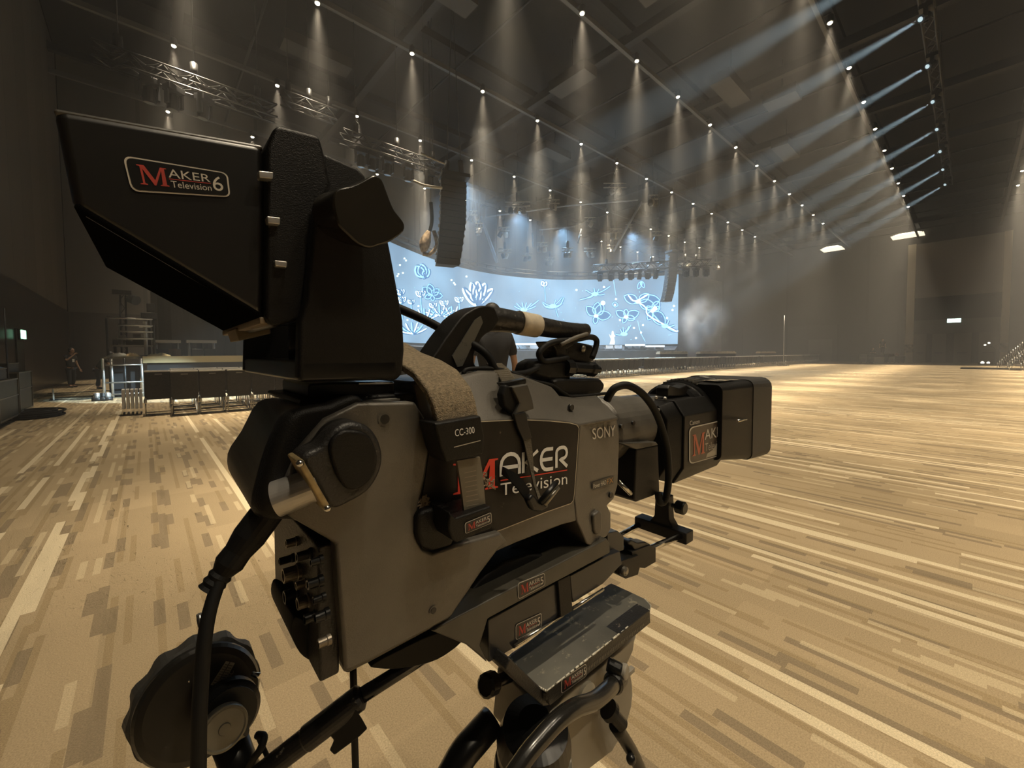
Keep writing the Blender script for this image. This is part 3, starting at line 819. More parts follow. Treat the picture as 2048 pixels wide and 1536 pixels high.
# scenic frame hung over the stage
cool_tube = mat('cool_grey_tube', (0.30, 0.34, 0.40), 0.5)
def bar(name, pts, r, M, lab, cat='truss'):
    b = MB()
    for p, q in zip(pts[:-1], pts[1:]): b.cyl(p, q, r, M, n=6)
    for p in (pts[0], pts[-1]): b.cyl(p, (p.x, p.y, ZC - 0.03), 0.015, trussm, n=4)
    return tag(b.build(name), lab, cat)
bar('hanging_frame', [at(962, 434, 33), at(994, 525, 33)], 0.13, cool_tube, 'slanted pale tube of the frame over the stage, left side')
bar('hanging_frame', [at(1283, 404, 34), at(1228, 502, 34)], 0.10, cool_tube, 'slanted pale tube of the frame over the stage, right side')
bar('hanging_frame', [at(972, 434, 33), at(1130, 412, 33), at(1276, 400, 33)], 0.06, cool_tube, 'long thin pipe joining the tops of the two slanted tubes over the stage')
bar('hanging_frame', [at(1163, 458, 36), at(1156, 486, 36)], 0.07, cool_tube, 'short slanted tube inside the hanging frame')
bar('hanging_frame', [at(1065, 466, 36), at(1066, 494, 36)], 0.07, cool_tube, 'short upright tube inside the hanging frame')
bar('hanging_frame', [at(1078, 460, 35), at(1150, 453, 35)], 0.05, cool_tube, 'short level pipe inside the hanging frame, above the two short tubes')
# lighting pods over the stage
podm = mat('pod_truss', (0.34, 0.30, 0.24), 0.4, 0.5)
PODS = [(1035, 412, 30, 50, 3), (1106, 407, 33, 26, 2), (1230, 375, 30, 46, 2), (1306, 398, 31, 20, 3), (947, 430, 30, 16, 2), (1180, 442, 36, 22, 2), (1232, 465, 34, 24, 3), (1135, 503, 36, 22, 2), (1180, 503, 38, 24, 2), (1085, 492, 36, 20, 2), (1008, 462, 34, 22, 2), (1222, 497, 40, 18, 1), (1258, 455, 40, 14, 1), (1275, 470, 42, 12, 1), (1314, 470, 36, 18, 1), (1010, 505, 36, 26, 2), (1055, 512, 40, 20, 2), (958, 455, 30, 16, 2), (1100, 520, 42, 22, 2), (1370, 528, 38, 26, 2), (1410, 524, 42, 22, 2), (1432, 530, 44, 18, 2)]
ords = 'abcdefghijklmnopqrstuvwxyz'
for i, (px, py, z, w, nh) in enumerate(PODS):
    c_ = at(px, py, z); hw = w / FPX * z / 2
    t = thing('lighting_pod', (c_.x, c_.y, c_.z), 'small hung truss pod carrying stage lamps in the haze over the stage', 'stage light', 'lighting pods hanging over the stage')
    b = MB(); r_ = (RGT - Vector((0, 0, RGT.z))).normalized()
    for dz in (0, 0.3, -0.35 if nh > 2 else 0.0):
        b.cyl(c_ - r_ * hw + Vector((0, 0, dz)), c_ + r_ * hw + Vector((0, 0, dz)), 0.045, podm, n=6)
    for q in range(5):
        b.cyl(c_ + r_ * hw * (q / 2.5 - 1), c_ + r_ * hw * ((q + 1) / 2.5 - 1) * 1 + Vector((0, 0, 0.3 if q % 2 else 0)) - Vector((0, 0, 0)), 0.025, podm, n=4)
    b.cyl(c_, (c_.x, c_.y, ZC - 0.03), 0.02, trussm, n=4); b.cyl(c_ + Vector((0, 0, 0.3)), c_ + Vector((0, 0, 0.9)), 0.12, trussm, n=8)
    b.build('pod_frame', t)
    for q in range(nh):
        pp = c_ + r_ * hw * ((q + 0.5) / nh * 2 - 1) * 0.8
        b = MB(); b.lathe(pp + Vector((0, 0, -0.08)), Vector((random.uniform(-.5, .5), random.uniform(-.5, .5), -1)), [(0, 0.1), (0.1, 0.18), (0.4, 0.2), (0.46, 0.16)], podm if q % 2 else trussm, 10)
        b.build('pod_lamp', t)
# front truss over the right part of the screen
truss(at(1185, 538, 37), at(1420, 526, 37), 0.6, 20, lab='long level truss with small lamps before the top right edge of the video wall', extra=0.05)
for x in (1200, 1222, 1243, 1262, 1280, 1296, 1312, 1372, 1392, 1412): head_at(at(x, 544 - (x - 1200) * 0.045, 37), random.uniform(-1, 1), 1.3)
# glowing ring pendants near the far right corner
for (px, py, z, w) in ((1665, 497, 52, 2.4), (1816, 471, 50, 3.2)):
    c_ = at(px, py, z)
    t = thing('pendant_light', c_, 'pale lit pendant fitting %s' % ('left of the two, beyond the end of the cool beams' if px < 1700 else 'right of the two, just left of the pale column portal'), 'ceiling lamp')
    b = MB()
    pm = mat('lit_pendant', (1, 0.95, 0.85), 0.5, emit=(1.0, 0.86, 0.62), es=1.6)
    for q in range(4): b.box(c_ + Vector((0, 0, -0.12 + 0.1 * q)), (w * (0.9 - 0.12 * q), w * (0.9 - 0.12 * q), 0.04), pm)
    b.cyl(c_, (c_.x, c_.y, ZC - 0.03), 0.02, trussm, n=4)
    b.build('lit_rings', t)
# side truss with the cool moving heads
truss((BX0 - 6, BY, BZ + 0.55), (BX0 + BDX * 6 + 2, BY, BZ + 0.55), 0.35, 34, lab='long dark truss at the upper right that carries the row of cool beam lights')
bl0 = None
glass_on = mat('lit_cool_lens', (0.8, 0.95, 1), 0.4, emit=(0.65, 0.9, 1.0), es=0.7)
for i in range(-1, 7):
    p = Vector((BX0 + BDX * i, BY, BZ))
    if bl0 is None:
        bl0 = thing('beam_light', p, 'lit moving head throwing a cool white beam down towards the stage', 'stage light', 'cool beam lights in a row at the upper right')
        b = MB(); b.box(p + Vector((0, 0, 0.28)), (0.45, 0.36, 0.16), black); b.box(p + Vector((-0.2, 0, 0.08)), (0.05, 0.12, 0.4), black); b.box(p + Vector((0.2, 0, 0.08)), (0.05, 0.12, 0.4), black); b.build('yoke', bl0)
        b = MB(); b.lathe(p - COOL_D * 0.15, COOL_D, [(0, 0.08), (0.08, 0.13), (0.36, 0.14)], black, 14); b.build('lamp_head', bl0)
        b = MB(); b.cyl(p + COOL_D * 0.215, p + COOL_D * 0.23, 0.08, glass_on, n=14); b.build('front_lens', bl0); sub_of(bl0, 'front_lens', 'lamp_head')
    else: copy_tree(bl0, p)
# smoke at the right end of the stage
c_ = at(1405, 648, 38)
b = MB(); b.ball((0, 0, 0), 1, volume_mat('stage_smoke', 2.2, (1, 1, 1), 0.0, (1.7, 0.38, 0.62, 1.0)), 20, 12)
o = b.build('smoke_cloud'); o.data.transform(Matrix.Translation((0, 0, -1))); o.location = c_; o.scale = (2.9, 2.9, 3.4); tag(o, 'billowing puff of smoke at the right end of the video wall', 'smoke', kind='stuff')
# ---------------------------------------------------------------- people
skin_m = mat('skin', (0.42, 0.25, 0.16), 0.6); hair_m = mat('black_hair', (0.012, 0.010, 0.009), 0.6)
def skinned(name, parent, joints, edges, M, root=0, sub=1):
    """joints: list of (point, radius)"""
    me = bpy.data.meshes.new(name); bm = bmesh.new(); lay = bm.verts.layers.skin.verify()
    vs = []
    for i, (p, r) in enumerate(joints):
        v = bm.verts.new(p); v[lay].radius = (r, r) if not isinstance(r, tuple) else r; v[lay].use_root = (i == root); vs.append(v)
    for a, c in edges: bm.edges.new((vs[a], vs[c]))
    bm.to_mesh(me); bm.free(); me.materials.append(M)
    o = bpy.data.objects.new(name, me); COL.objects.link(o); o.parent = parent; WPOS[o.name] = WPOS[parent.name]
    k = o.modifiers.new('skin', 'SKIN'); k.use_smooth_shade = True
    s_ = o.modifiers.new('sub', 'SUBSURF'); s_.levels = sub; s_.render_levels = sub
    return o
def person(loc, yawr, label, pose='stand', hgt=1.7, shirt=(0.012, 0.012, 0.014), trs=(0.02, 0.022, 0.03), badge=True, group=None):
    t = thing('person', loc, label, 'person', group)
    k = hgt / 1.75
    lean = {'stand': 0.0, 'phone': 0.04, 'bend': 0.62, 'sit': 0.15}[pose]
    hip = Vector((0, 0, 0.92))
    if pose == 'sit': hip = Vector((0, 0, 0.55))
    def tor(l, x=0.0, f=0.0): return hip + Vector((x, math.sin(lean) * l + f * math.cos(lean), math.cos(lean) * l - f * math.sin(lean)))
    pel, bel, che, nek = hip, tor(0.18), tor(0.38), tor(0.54)
    hd = nek + Vector((0, 0.05 + 0.06 * math.sin(lean), 0.14)) if pose != 'bend' else nek + Vector((0, 0.14, 0.06))
    J = {}
    for s_ in (-1, 1):
        J['sh', s_] = tor(0.49, 0.19 * s_)
        if pose == 'phone' and s_ == 1: J['el', s_] = tor(0.30, 0.30, 0.16); J['wr', s_] = tor(0.53, 0.12, 0.26)
        elif pose == 'bend': J['el', s_] = J['sh', s_] + Vector((0.03 * s_, 0.10, -0.26)); J['wr', s_] = J['el', s_] + Vector((-0.04 * s_, 0.20, -0.12))
        elif pose == 'sit': J['el', s_] = J['sh', s_] + Vector((0.04 * s_, 0.08, -0.24)); J['wr', s_] = J['el', s_] + Vector((-0.08 * s_, 0.22, 0.02))
        else: J['el', s_] = J['sh', s_] + Vector((0.06 * s_, -0.02, -0.29)); J['wr', s_] = J['el', s_] + Vector((0.02 * s_, 0.10, -0.24))
        J['hip', s_] = hip + Vector((0.09 * s_, 0, -0.04))
        if pose == 'sit': J['kn', s_] = hip + Vector((0.11 * s_, 0.42, -0.03)); J['an', s_] = Vector((0.11 * s_, 0.42, 0.09))
        else: J['kn', s_] = Vector((0.10 * s_, 0.04, 0.50)); J['an', s_] = Vector((0.10 * s_, 0.0 + 0.04 * s_, 0.09))
        J['toe', s_] = J['an', s_] + Vector((0.02 * s_, 0.17, -0.05))
        d = (J['wr', s_] - J['el', s_]).normalized()
        J['ha', s_] = J['wr', s_] + d * 0.09
    R = Matrix.Rotation(yawr, 3, 'Z')
    tf = lambda p: R @ (Vector(p) * k)
    def sk(name, par, js, es, M, sub=1): return skinned(name, par, [(tf(p), (r * k if not isinstance(r, tuple) else (r[0] * k, r[1] * k))) for p, r in js], es, M, 0, sub)
    js = [(pel + Vector((0, 0, 0.05)), 0.07), (che, 0.075), (nek, 0.055), (hd, 0.075), (hd + Vector((0, 0.01, 0.10)), 0.07)]; es = [(0, 1), (1, 2), (2, 3), (3, 4)]
    for s_ in (-1, 1):
        i = len(js); js += [(J['sh', s_], 0.05), (J['el', s_], 0.038), (J['wr', s_], 0.026), (J['ha', s_], 0.034)]; es += [(1, i), (i, i + 1), (i + 1, i + 2), (i + 2, i + 3)]
        i = len(js); js += [(J['hip', s_], 0.05), (J['kn', s_], 0.045), (J['an', s_], 0.035), (J['toe', s_], 0.03)]; es += [(0, i), (i, i + 1), (i + 1, i + 2), (i + 2, i + 3)]
    body = sk('body', t, js, es, skin_m)
    # fingers: short chains from the palm
    for s_ in (-1, 1):
        d = (J['ha', s_] - J['wr', s_]).normalized(); sd = d.cross(Vector((0, 1, 0.2))).normalized()
        js = [(J['ha', s_] - d * 0.02, 0.03)]; es = []
        for q, (o_, l_) in enumerate(((-0.03, 0.065), (-0.01, 0.075), (0.01, 0.07), (0.028, 0.055))):
            i = len(js); js += [(J['ha', s_] + d * 0.03 + sd * o_, 0.010), (J['ha', s_] + d * (0.03 + l_ * 0.6) + sd * o_ * 1.1 + Vector((0, 0.012, -0.01)), 0.009), (J['ha', s_] + d * (0.02 + l_) + sd * o_ * 1.1 + Vector((0, 0.03, -0.02)), 0.008)]; es += [(0, i), (i, i + 1), (i + 1, i + 2)]
        i = len(js); js += [(J['ha', s_] - sd * 0.045 - d * 0.01, 0.011), (J['ha', s_] - sd * 0.055 + d * 0.03, 0.009)]; es += [(0, i), (i, i + 1)]
        sk('hand', t, js, es, skin_m)
    sm = mat('shirt_%.3f_%.3f' % (shirt[0], shirt[2]), shirt, 0.9); tm = mat('trousers_%.3f_%.3f' % (trs[0], trs[2]), trs, 0.9)
    js = [(pel + Vector((0, 0, -0.05)), (0.165, 0.13)), (bel, (0.165, 0.125)), (che, (0.185, 0.13)), (tor(0.50), (0.11, 0.08))]; es = [(0, 1), (1, 2), (2, 3)]
    for s_ in (-1, 1):
        i = len(js); js += [(J['sh', s_], 0.075), (J['sh', s_].lerp(J['el', s_], 0.75), 0.062)]; es += [(2, i), (i, i + 1)]
    sh = sk('shirt', t, js, es, sm)
    js = [(pel + Vector((0, 0, 0.02)), (0.155, 0.12))]; es = []
    for s_ in (-1, 1):
        i = len(js); js += [(J['hip', s_] + Vector((0, 0, -0.05)), 0.10), (J['kn', s_], 0.075), (J['an', s_] + Vector((0, 0, 0.03)), 0.062)]; es += [(0, i), (i, i + 1), (i + 1, i + 2)]
    sk('trousers', t, js, es, tm)
    for s_ in (-1, 1): sk('shoe', t, [(J['an', s_] + Vector((0, -0.03, -0.045)), 0.042), (J['toe', s_] + Vector((0, 0.02, 0.0)), 0.038)], [(0, 1)], black)
    b = MB(); hc = tf(hd + Vector((0, -0.012, 0.085))) + WPOS[t.name]; b.ball(hc, 0.112 * k, hair_m, 14, 9, (0.86, 1.0, 1.05)); o = b.build('hair', t)
    f = R @ Vector((0, 1, 0)); r_ = R @ Vector((1, 0, 0)); fc = tf(hd + Vector((0, 0.035, 0.055))) + WPOS[t.name]
    b = MB(); b.ball(fc, 0.092 * k, skin_m, 14, 9, (0.86, 1.0, 1.22))
    for s_ in (-1, 1):
        b.ball(fc + f * 0.083 * k + r_ * 0.032 * k * s_ + Vector((0, 0, 0.015)), 0.012, hair_m, 8, 5); b.ball(fc + r_ * 0.082 * k * s_, 0.02, skin_m, 8, 5, (0.5, 1, 1.4))
    b.ball(fc + f * 0.095 * k - Vector((0, 0, 0.012)), 0.016, skin_m, 8, 5, (0.8, 1, 1.5)); b.ball(fc + f * 0.085 * k - Vector((0, 0, 0.048)), 0.02, mat('lips', (0.3, 0.12, 0.1), 0.5), 8, 5, (1.2, 0.5, 0.4))
    b.build('face', t)
    if badge:
        b = MB(); c_ = tf(tor(0.30, 0.02, 0.155)) + WPOS[t.name]; b.box(c_, (0.085, 0.012, 0.12), mat('paper_white', (0.6, 0.58, 0.52), 0.7), Matrix.Rotation(yawr, 3, 'Z')); b.build('badge', t)
    return t
def floor_at(px, py): return hit(px, py, 2, 0.0)
p = floor_at(143, 775)
person((p.x, p.y, 0), yaw + math.pi + 1.55 - math.pi / 2, 'person in black with a white badge standing by the left wall, hand at face', 'phone', 1.62, trs=(0.02, 0.028, 0.04))
p = floor_at(196, 778)
person((p.x, p.y, 0), yaw - math.pi / 2 - 0.9, 'person in black bending forward beside the scaffold platform', 'bend', 1.6, badge=False)
p = at(986, 742, 4.8)
person((p.x, p.y, 0), yaw - math.pi / 2 + 0.3, 'person in a black shirt seen from behind through the opening of the carry handle', 'stand', 1.85, badge=False)
# far right group at the wall
def casebox(loc, dims, rz, label, name='flight_case', body=None, group=None, wheels=True):
    t = thing(name, loc, label, 'case', group)
    R = Matrix.Rotation(rz, 3, 'Z'); c = Vector(loc); w, d, h = dims
    bm_ = body or mat('case_laminate', (0.028, 0.027, 0.025), 0.55, noise=0.3, nscale=6)
    z0 = 0.12 if wheels else 0.0
    b = MB(); b.box(c + Vector((0, 0, z0 + (h - z0) / 2)), (w, d, h - z0), bm_, R); b.build('case_body', t)
    ed = mat('case_edge', (0.16, 0.145, 0.115), 0.4, 0.6)
    b = MB()
    for sx in (-1, 1):
        for sy in (-1, 1): b.box(c + R @ Vector((sx * w / 2, sy * d / 2, 0)) + Vector((0, 0, z0 + (h - z0) / 2)), (0.03, 0.03, h - z0), ed, R)
    for zz in (z0, h, h * 0.62):
        for sy in (-1, 1): b.box(c + R @ Vector((0, sy * d / 2, 0)) + Vector((0, 0, zz)), (w, 0.025, 0.025), ed, R)
        for sx in (-1, 1): b.box(c + R @ Vector((sx * w / 2, 0, 0)) + Vector((0, 0, zz)), (0.025, d, 0.025), ed, R)
    b.build('edge_rail', t)
    for sx in (-0.28, 0.28):
        b = MB(); b.box(c + R @ Vector((w * sx, -d / 2 - 0.006, 0)) + Vector((0, 0, h * 0.62)), (0.10, 0.02, 0.10), ed, R); b.build('latch', t)
    if wheels:
        for sx in (-1, 1):
            for sy in (-1, 1):
                q = c + R @ Vector((sx * (w / 2 - 0.1), sy * (d / 2 - 0.1), 0)); b = MB(); b.cyl(q + R @ Vector((-0.02, 0, 0)) + Vector((0, 0, 0.05)), q + R @ Vector((0.02, 0, 0)) + Vector((0, 0, 0.05)), 0.05, black, n=12); b.box(q + Vector((0, 0, 0.1)), (0.07, 0.07, 0.05), black, R); b.build('castor', t)
    return t
rzf = yaw - math.pi / 2
zz_ = 49.0
pc = at(1764, 724, zz_)
casebox((pc.x, pc.y, 0), (2.2, 1.2, 1.05), rzf, 'low black case by the right wall with a person standing on it')
person((pc.x, pc.y, 1.05), rzf + 2.6, 'person in dark clothes standing on a black case by the right wall', 'stand', 1.78, badge=False)
pc = at(1742, 724, zz_ - 2)
casebox((pc.x, pc.y, 0), (1.9, 0.9, 1.0), rzf, 'wide case with pale edges in front of the seated person by the right wall', body=mat('case_dark2', (0.018, 0.018, 0.018), 0.6))
pc2 = at(1746, 724, zz_ - 0.6)
bm2 = MB(); bm2.box((pc2.x, pc2.y + 0.1, 0.42), (0.5, 0.5, 0.84), black); tag(bm2.build('stool'), 'black box stool under the seated person by the right wall', 'stool')
person((pc2.x, pc2.y + 0.1, 0.38), rzf + 2.9, 'person seated behind a pale-edged case by the right wall', 'sit', 1.75, badge=False)
pc = at(1757, 724.5, zz_ - 2.5)
b = MB(); b.box((pc.x, pc.y, 0.35), (0.9, 0.5, 0.7), mat('white_box', (0.6, 0.57, 0.5), 0.6), Matrix.Rotation(rzf, 3, 'Z')); tag(b.build('storage_box', bevel=0.04), 'small white box on the floor right of the pale-edged case', 'box')
pc = at(1793, 724, zz_ - 1)
casebox((pc.x, pc.y, 0), (1.2, 0.8, 0.8), rzf, 'small black case on the floor left of the pale column', group=None)
b = MB(); q = at(1792, 706, zz_ - 1); b.ball(Vector((pc.x, pc.y, 0.98)), 0.22, mat('pink_bag', (0.45, 0.28, 0.24), 0.7), 12, 8, (1, 1, 0.8)); tag(b.build('bag'), 'round pinkish bag lying on the small black case left of the pale column', 'bag')
# ---------------------------------------------------------------- chairs
fab = mat('chair_fabric', (0.020, 0.018, 0.014), 0.9, noise=0.25, nscale=30); chrome = mat('chair_chrome', (0.72, 0.68, 0.60), 0.25, 0.9); wtube = mat('chair_white_rail', (0.85, 0.82, 0.74), 0.5)
def chair_parts(parent=None):
    P = []
    b = MB(); b.rings([[Vector((x, y, z)) for x, y in ((-0.235, -0.235 - k), (0.235, -0.235 - k), (0.235, -0.195 - k), (-0.235, -0.195 - k))] for z, k in ((0.36, 0.0), (0.55, 0.005), (0.955, 0.055))], fab); P.append(('backrest', b, 0.012))
    b = MB(); b.box((0, 0.02, 0.455), (0.45, 0.44, 0.06), fab); P.append(('seat', b, 0.015))
    b = MB(); b.box((0, -0.272, 0.968), (0.47, 0.035, 0.034), wtube); P.append(('top_rail', b, 0.004))
    b = MB(); b.box((0, -0.288, 0.905), (0.12, 0.01, 0.022), mat('grip_hole', (0.16, 0.145, 0.12), 0.6)); P.append(('grip', b, 0))
    b = MB()
    for s_ in (-1, 1):
        b.tube([(0.225 * s_, -0.23, 0.42), (0.225 * s_, -0.25, 0.02), (0.225 * s_, 0.24, 0.02), (0.225 * s_, 0.22, 0.44)], 0.013, chrome, 7, 1)
        b.lathe((0.225 * s_, -0.235, 0.27), (0, 0, 1), [(0, 0.012), (0.03, 0.03), (0.09, 0.028), (0.13, 0.012)], chrome, 8)
    for y in (-0.25, 0.2): b.cyl((-0.225, y, 0.04), (0.225, y, 0.04), 0.011, black if y < 0 else chrome, n=6)
    P.append(('leg_frame', b, 0))
    return P
near_chair = thing('stacking_chair', (0, 0, 0), 'dark fabric chair with chrome legs seen from behind in the near row', 'chair', 'chairs of the near block at the left')
for n_, b, bv in chair_parts(): b.build(n_, near_chair, bevel=bv, seg=2)
sub_of(near_chair, 'top_rail', 'backrest'); sub_of(near_chair, 'grip', 'backrest')
b = MB()
for n_, q, bv in chair_parts():
    o_ = len(b.v)
    for f, m_, s_ in zip(q.f, q.m, q.sm): b.f.append([o_ + i for i in f]); b.m.append(b.mi(q.mats[m_])); b.sm.append(s_)
    b.v += q.v
far_chair = b.build('stacking_chair'); tag(far_chair, 'dark fabric chair with chrome legs in the long far rows facing the stage', 'chair', 'chairs of the long far rows facing the stage')
MESH_OFF = Vector(far_chair.location)
p0 = hit(344, 834, 2, 0); rowY = p0.y + 0.25
cnt = 0
first = True
def put_near(x, y, lab=None):
    global first
    if first: near_chair.location = (x, y, 0); c = near_chair; first = False
    else: c = copy_tree(near_chair, (x, y, 0), random.uniform(-0.03, 0.03))
    if lab: c['label'] = lab
    return c
x0 = p0.x + 0.235
put_near(x0 - 0.42, rowY + 0.42, 'dark fabric chair at the left end of the near block, set slightly behind the row')
for i in range(12):
    put_near(x0 + 0.49 * i, rowY + (0.0 if i else 0.02), 'dark fabric chair heading the near row, left end nearest the camera' if i == 0 else None); cnt += 1
for r in range(1, 3):
    for i in range(13):
        put_near(x0 + 0.49 * i + 0.05, rowY + 0.95 * r + 0.1, None); cnt += 1
for c in [o for o in COL.objects if o.name.startswith('stacking_chair') and o.type == 'EMPTY' and o.location.y > rowY + 0.6]:
    c['label'] = 'dark fabric chair in the rows behind the near row, mostly hidden'; c['group'] = 'chairs behind the near row at the left'
ff = True
for r in range(3):
    x = 14.0
    i = 0
    while x < 63 and cnt < 290:
        gap = i in (14, 36, 37, 52, 66, 80)
        if not gap or r:
            loc = Vector((x, 12.85 + 1.0 * r, 0)) + MESH_OFF
            if ff: far_chair.location = loc; ff = False
            else:
                c = far_chair.copy(); COL.objects.link(c); c.location = loc; c.rotation_euler = (0, 0, random.uniform(-0.05, 0.05))
            cnt += 1
        x += 0.52; i += 1
# white folded panels beside the first chair
b = MB(); pw = mat('white_panel', (0.75, 0.72, 0.66), 0.5)
pp = at(294, 775, 9.2)
o = None
for i in range(5):
    b = MB(); b.box((0, 0, 0.36), (0.05, 0.36, 0.42), pw); b.box((0, 0, 0.04), (0.03, 0.30, 0.04), black)
    w = b.build('white_board'); w.location = Vector((x0 - 0.72 - 0.07 * i, rowY + 0.75 + 0.02 * i, 0.02)); tag(w, 'narrow white board standing on edge left of the near chair row', 'board', 'white boards stood on edge by the chair row')
# stacks of chairs far right
stack_m = [fab, chrome]
sc0 = None; sn = 0
for si, (px, n_, lean, zf, lab) in enumerate(((2004, 13, 0.10, 30.0, 'left'), (2030, 14, 0.12, 27.5, 'middle'), (2060, 14, 0.12, 26.0, 'right'))):
    base = at(px, 736, zf)
    for q in range(n_):
        if sc0 is None:
            b = MB(); b.box((0, 0, 0.45), (0.5, 0.46, 0.05), fab); b.rings([[Vector((x_, y_, z_)) for x_, y_ in ((-0.25, -0.26 - k_), (0.25, -0.26 - k_), (0.25, -0.22 - k_), (-0.25, -0.22 - k_))] for z_, k_ in ((0.5, 0), (0.95, 0.08))], fab)
            for s_ in (-1, 1): b.tube([(0.24 * s_, -0.24, 0.5), (0.24 * s_, -0.26, 0.02), (0.24 * s_, 0.24, 0.02), (0.24 * s_, 0.22, 0.46)], 0.014, chrome, 6, 1)
            sc0 = b.build('stacked_chair'); o = sc0; so = Vector(sc0.location)
        else: o = sc0.copy(); COL.objects.link(o)
        o.location = Vector((base.x, base.y, 0)) + Vector((0.0, -0.10 * q, 0.135 * q)) + so
        o.rotation_euler = (0, 0, 0)
        tag(o, 'dark chair in the %s leaning stack of chairs at the far right edge' % lab, 'chair', 'chairs in the %s stack at the far right' % lab)
b = MB(); base = at(1993, 738, 29.5); b.box((base.x, base.y, 0.05), (1.6, 3.5, 0.1), black); tag(b.build('chair_dolly'), 'low black dolly under the stacks of chairs at the far right', 'trolley')
b = MB(); q0 = at(1968, 688, 40); q1 = at(1990, 697, 40)
b.tube([q1, q0, q0 + Vector((0, 0, -0.3))], 0.03, black, 6, 2); b.cyl(q1, (q1.x, q1.y, 0.0), 0.03, black, n=6)
lm = mat('small_white_lamp', (0.9, 0.9, 0.85), 0.4, emit=(1, 0.95, 0.8), es=2.5)
b.ball(at(1978, 686, 40), 0.09, lm, 8, 6); b.ball(at(1970, 690, 40), 0.08, lm, 8, 6); b.cyl(at(1978, 686, 40), q1, 0.02, black, n=5)
b.box((q1.x, q1.y, 0.03), (0.7, 0.7, 0.06), black)
tag(b.build('work_light'), 'black stand with two small lit white globes left of the stacked chairs', 'lamp')
b = MB(); q = at(1965, 722.5, 42); b.ball((q.x, q.y, 0.14), 0.14, lm, 8, 6); b.ball((q.x + 0.5, q.y - 0.4, 0.12), 0.12, lm, 8, 6); b.box((q.x + 0.2, q.y - 0.2, 0.03), (1.2, 1.0, 0.05), black)
tag(b.build('floor_light'), 'small pair of lit lamps on the floor left of the stacked chairs', 'lamp')
b = MB(); q = at(1567, 716, 40); b.cyl((q.x, q.y, 0), (q.x, q.y, 4.9), 0.03, alum, n=8); b.box((q.x, q.y, 0.03), (0.8, 0.8, 0.06), black)
tag(b.build('upright_pole'), 'thin tall pale pole standing before the far right wall', 'pole')
def crumple(b, rx, ry, hz, M, n=14):
    g_ = random.Random(int(rx * 1000)); vs = []
    for i in range(n):
        for j in range(n):
            u, v = i / (n - 1) * 2 - 1, j / (n - 1) * 2 - 1
            e_ = max(0, 1 - (abs(u) ** 2.5)) * max(0, 1 - abs(v) ** 2.5)
            vs.append(Vector((u * rx + g_.uniform(-.1, .1) * rx * e_, v * ry + g_.uniform(-.1, .1) * ry * e_, hz * e_ * g_.uniform(0.35, 1.0))))
    fs = [(i * n + j, (i + 1) * n + j, (i + 1) * n + j + 1, i * n + j + 1) for i in range(n - 1) for j in range(n - 1)]
    vs += [Vector((-rx, -ry, 0)), Vector((rx, -ry, 0)), Vector((rx, ry, 0)), Vector((-rx, ry, 0))]
    fs.append((n * n, n * n + 1, n * n + 2, n * n + 3))
    b.add(vs, fs, M, True)
# ---------------------------------------------------------------- platform and scaffold at the left
pl = hit(285, 790, 2, 0); PY = 17.6
def onY(px, py, Y=PY): return hit(px, py, 1, Y)
xa = onY(205, 712).x; xb = 7.5; xm = onY(285, 712).x
DZ = 1.28
t = thing('stage_platform', (xm, PY, 0), 'raised wooden platform with tan edge and black skirt at the left behind the chairs', 'platform')
b = MB(); b.box(((xa + xb) / 2, PY + 1.6, DZ - 0.04), (xb - xa, 3.2, 0.08), mat('deck_grey', (0.10, 0.09, 0.07), 0.8)); b.build('deck', t)
b = MB(); b.box(((xm + xb) / 2, PY - 0.03, DZ - 0.10), (xb - xm, 0.05, 0.22), wood); b.build('fascia', t)
b = MB(); b.box(((xm + xb) / 2 + 0.05, PY + 0.05, (DZ - 0.2) / 2), (xb - xm - 0.1, 0.06, DZ - 0.22), blackc); b.build('skirt', t)
for px in (207, 224, 250, 284):
    q = onY(px, 750); b = MB(); b.cyl((q.x, PY, 0), (q.x, PY, DZ - 0.05), 0.035, alum if px != 250 else black, n=8); b.build('leg', t)
for z in (1.02, 0.48, 0.12):
    b = MB(); b.cyl((xa + 0.05, PY - 0.02, z), (xm, PY - 0.02, z), 0.022, alum, n=8); b.build('rail', t)
b = MB(); b.box(((xa + xm) / 2, PY + 1.5, 0.5), (xm - xa - 0.2, 2.4, 0.9), blackc); b.build('inner_skirt', t)
# guard rail on the deck
t = thing('guard_rail', (onY(260, 680).x, PY + 0.4, DZ), 'aluminium guard rail of four bars standing on the left end of the platform', 'railing')
g0, g1 = onY(213, 640, PY + 0.4), onY(307, 640, PY + 0.4)
for i, py in enumerate((637, 650.5, 663, 677)):
    z = onY(260, py, PY + 0.4).z; b = MB(); b.cyl((g0.x + (0.25 if i else 0), PY + 0.4, z), (g1.x, PY + 0.4, z), 0.028, alum, n=8); b.build('bar', t)
for px in (213, 307):
    q = onY(px, 650, PY + 0.4); b = MB(); b.cyl((q.x, PY + 0.4, DZ), (q.x, PY + 0.4, onY(px, 637, PY + 0.4).z), 0.03, black, n=8); b.build('post', t)
b = MB(); q = onY(290, 650, PY + 0.8); b.cyl((q.x, PY + 0.8, DZ), (q.x, PY + 0.8, onY(290, 643, PY + 0.8).z), 0.05, mat('white_post', (0.7, 0.67, 0.6), 0.5), n=10); b.box((q.x, PY + 0.8, DZ + 1.0), (0.3, 0.1, 0.08), mat('white_post')); b.box((q.x, PY + 0.8, DZ + 0.02), (0.3, 0.3, 0.04), black)
tag(b.build('stand'), 'thick white upright stand behind the guard rail on the platform', 'stand')
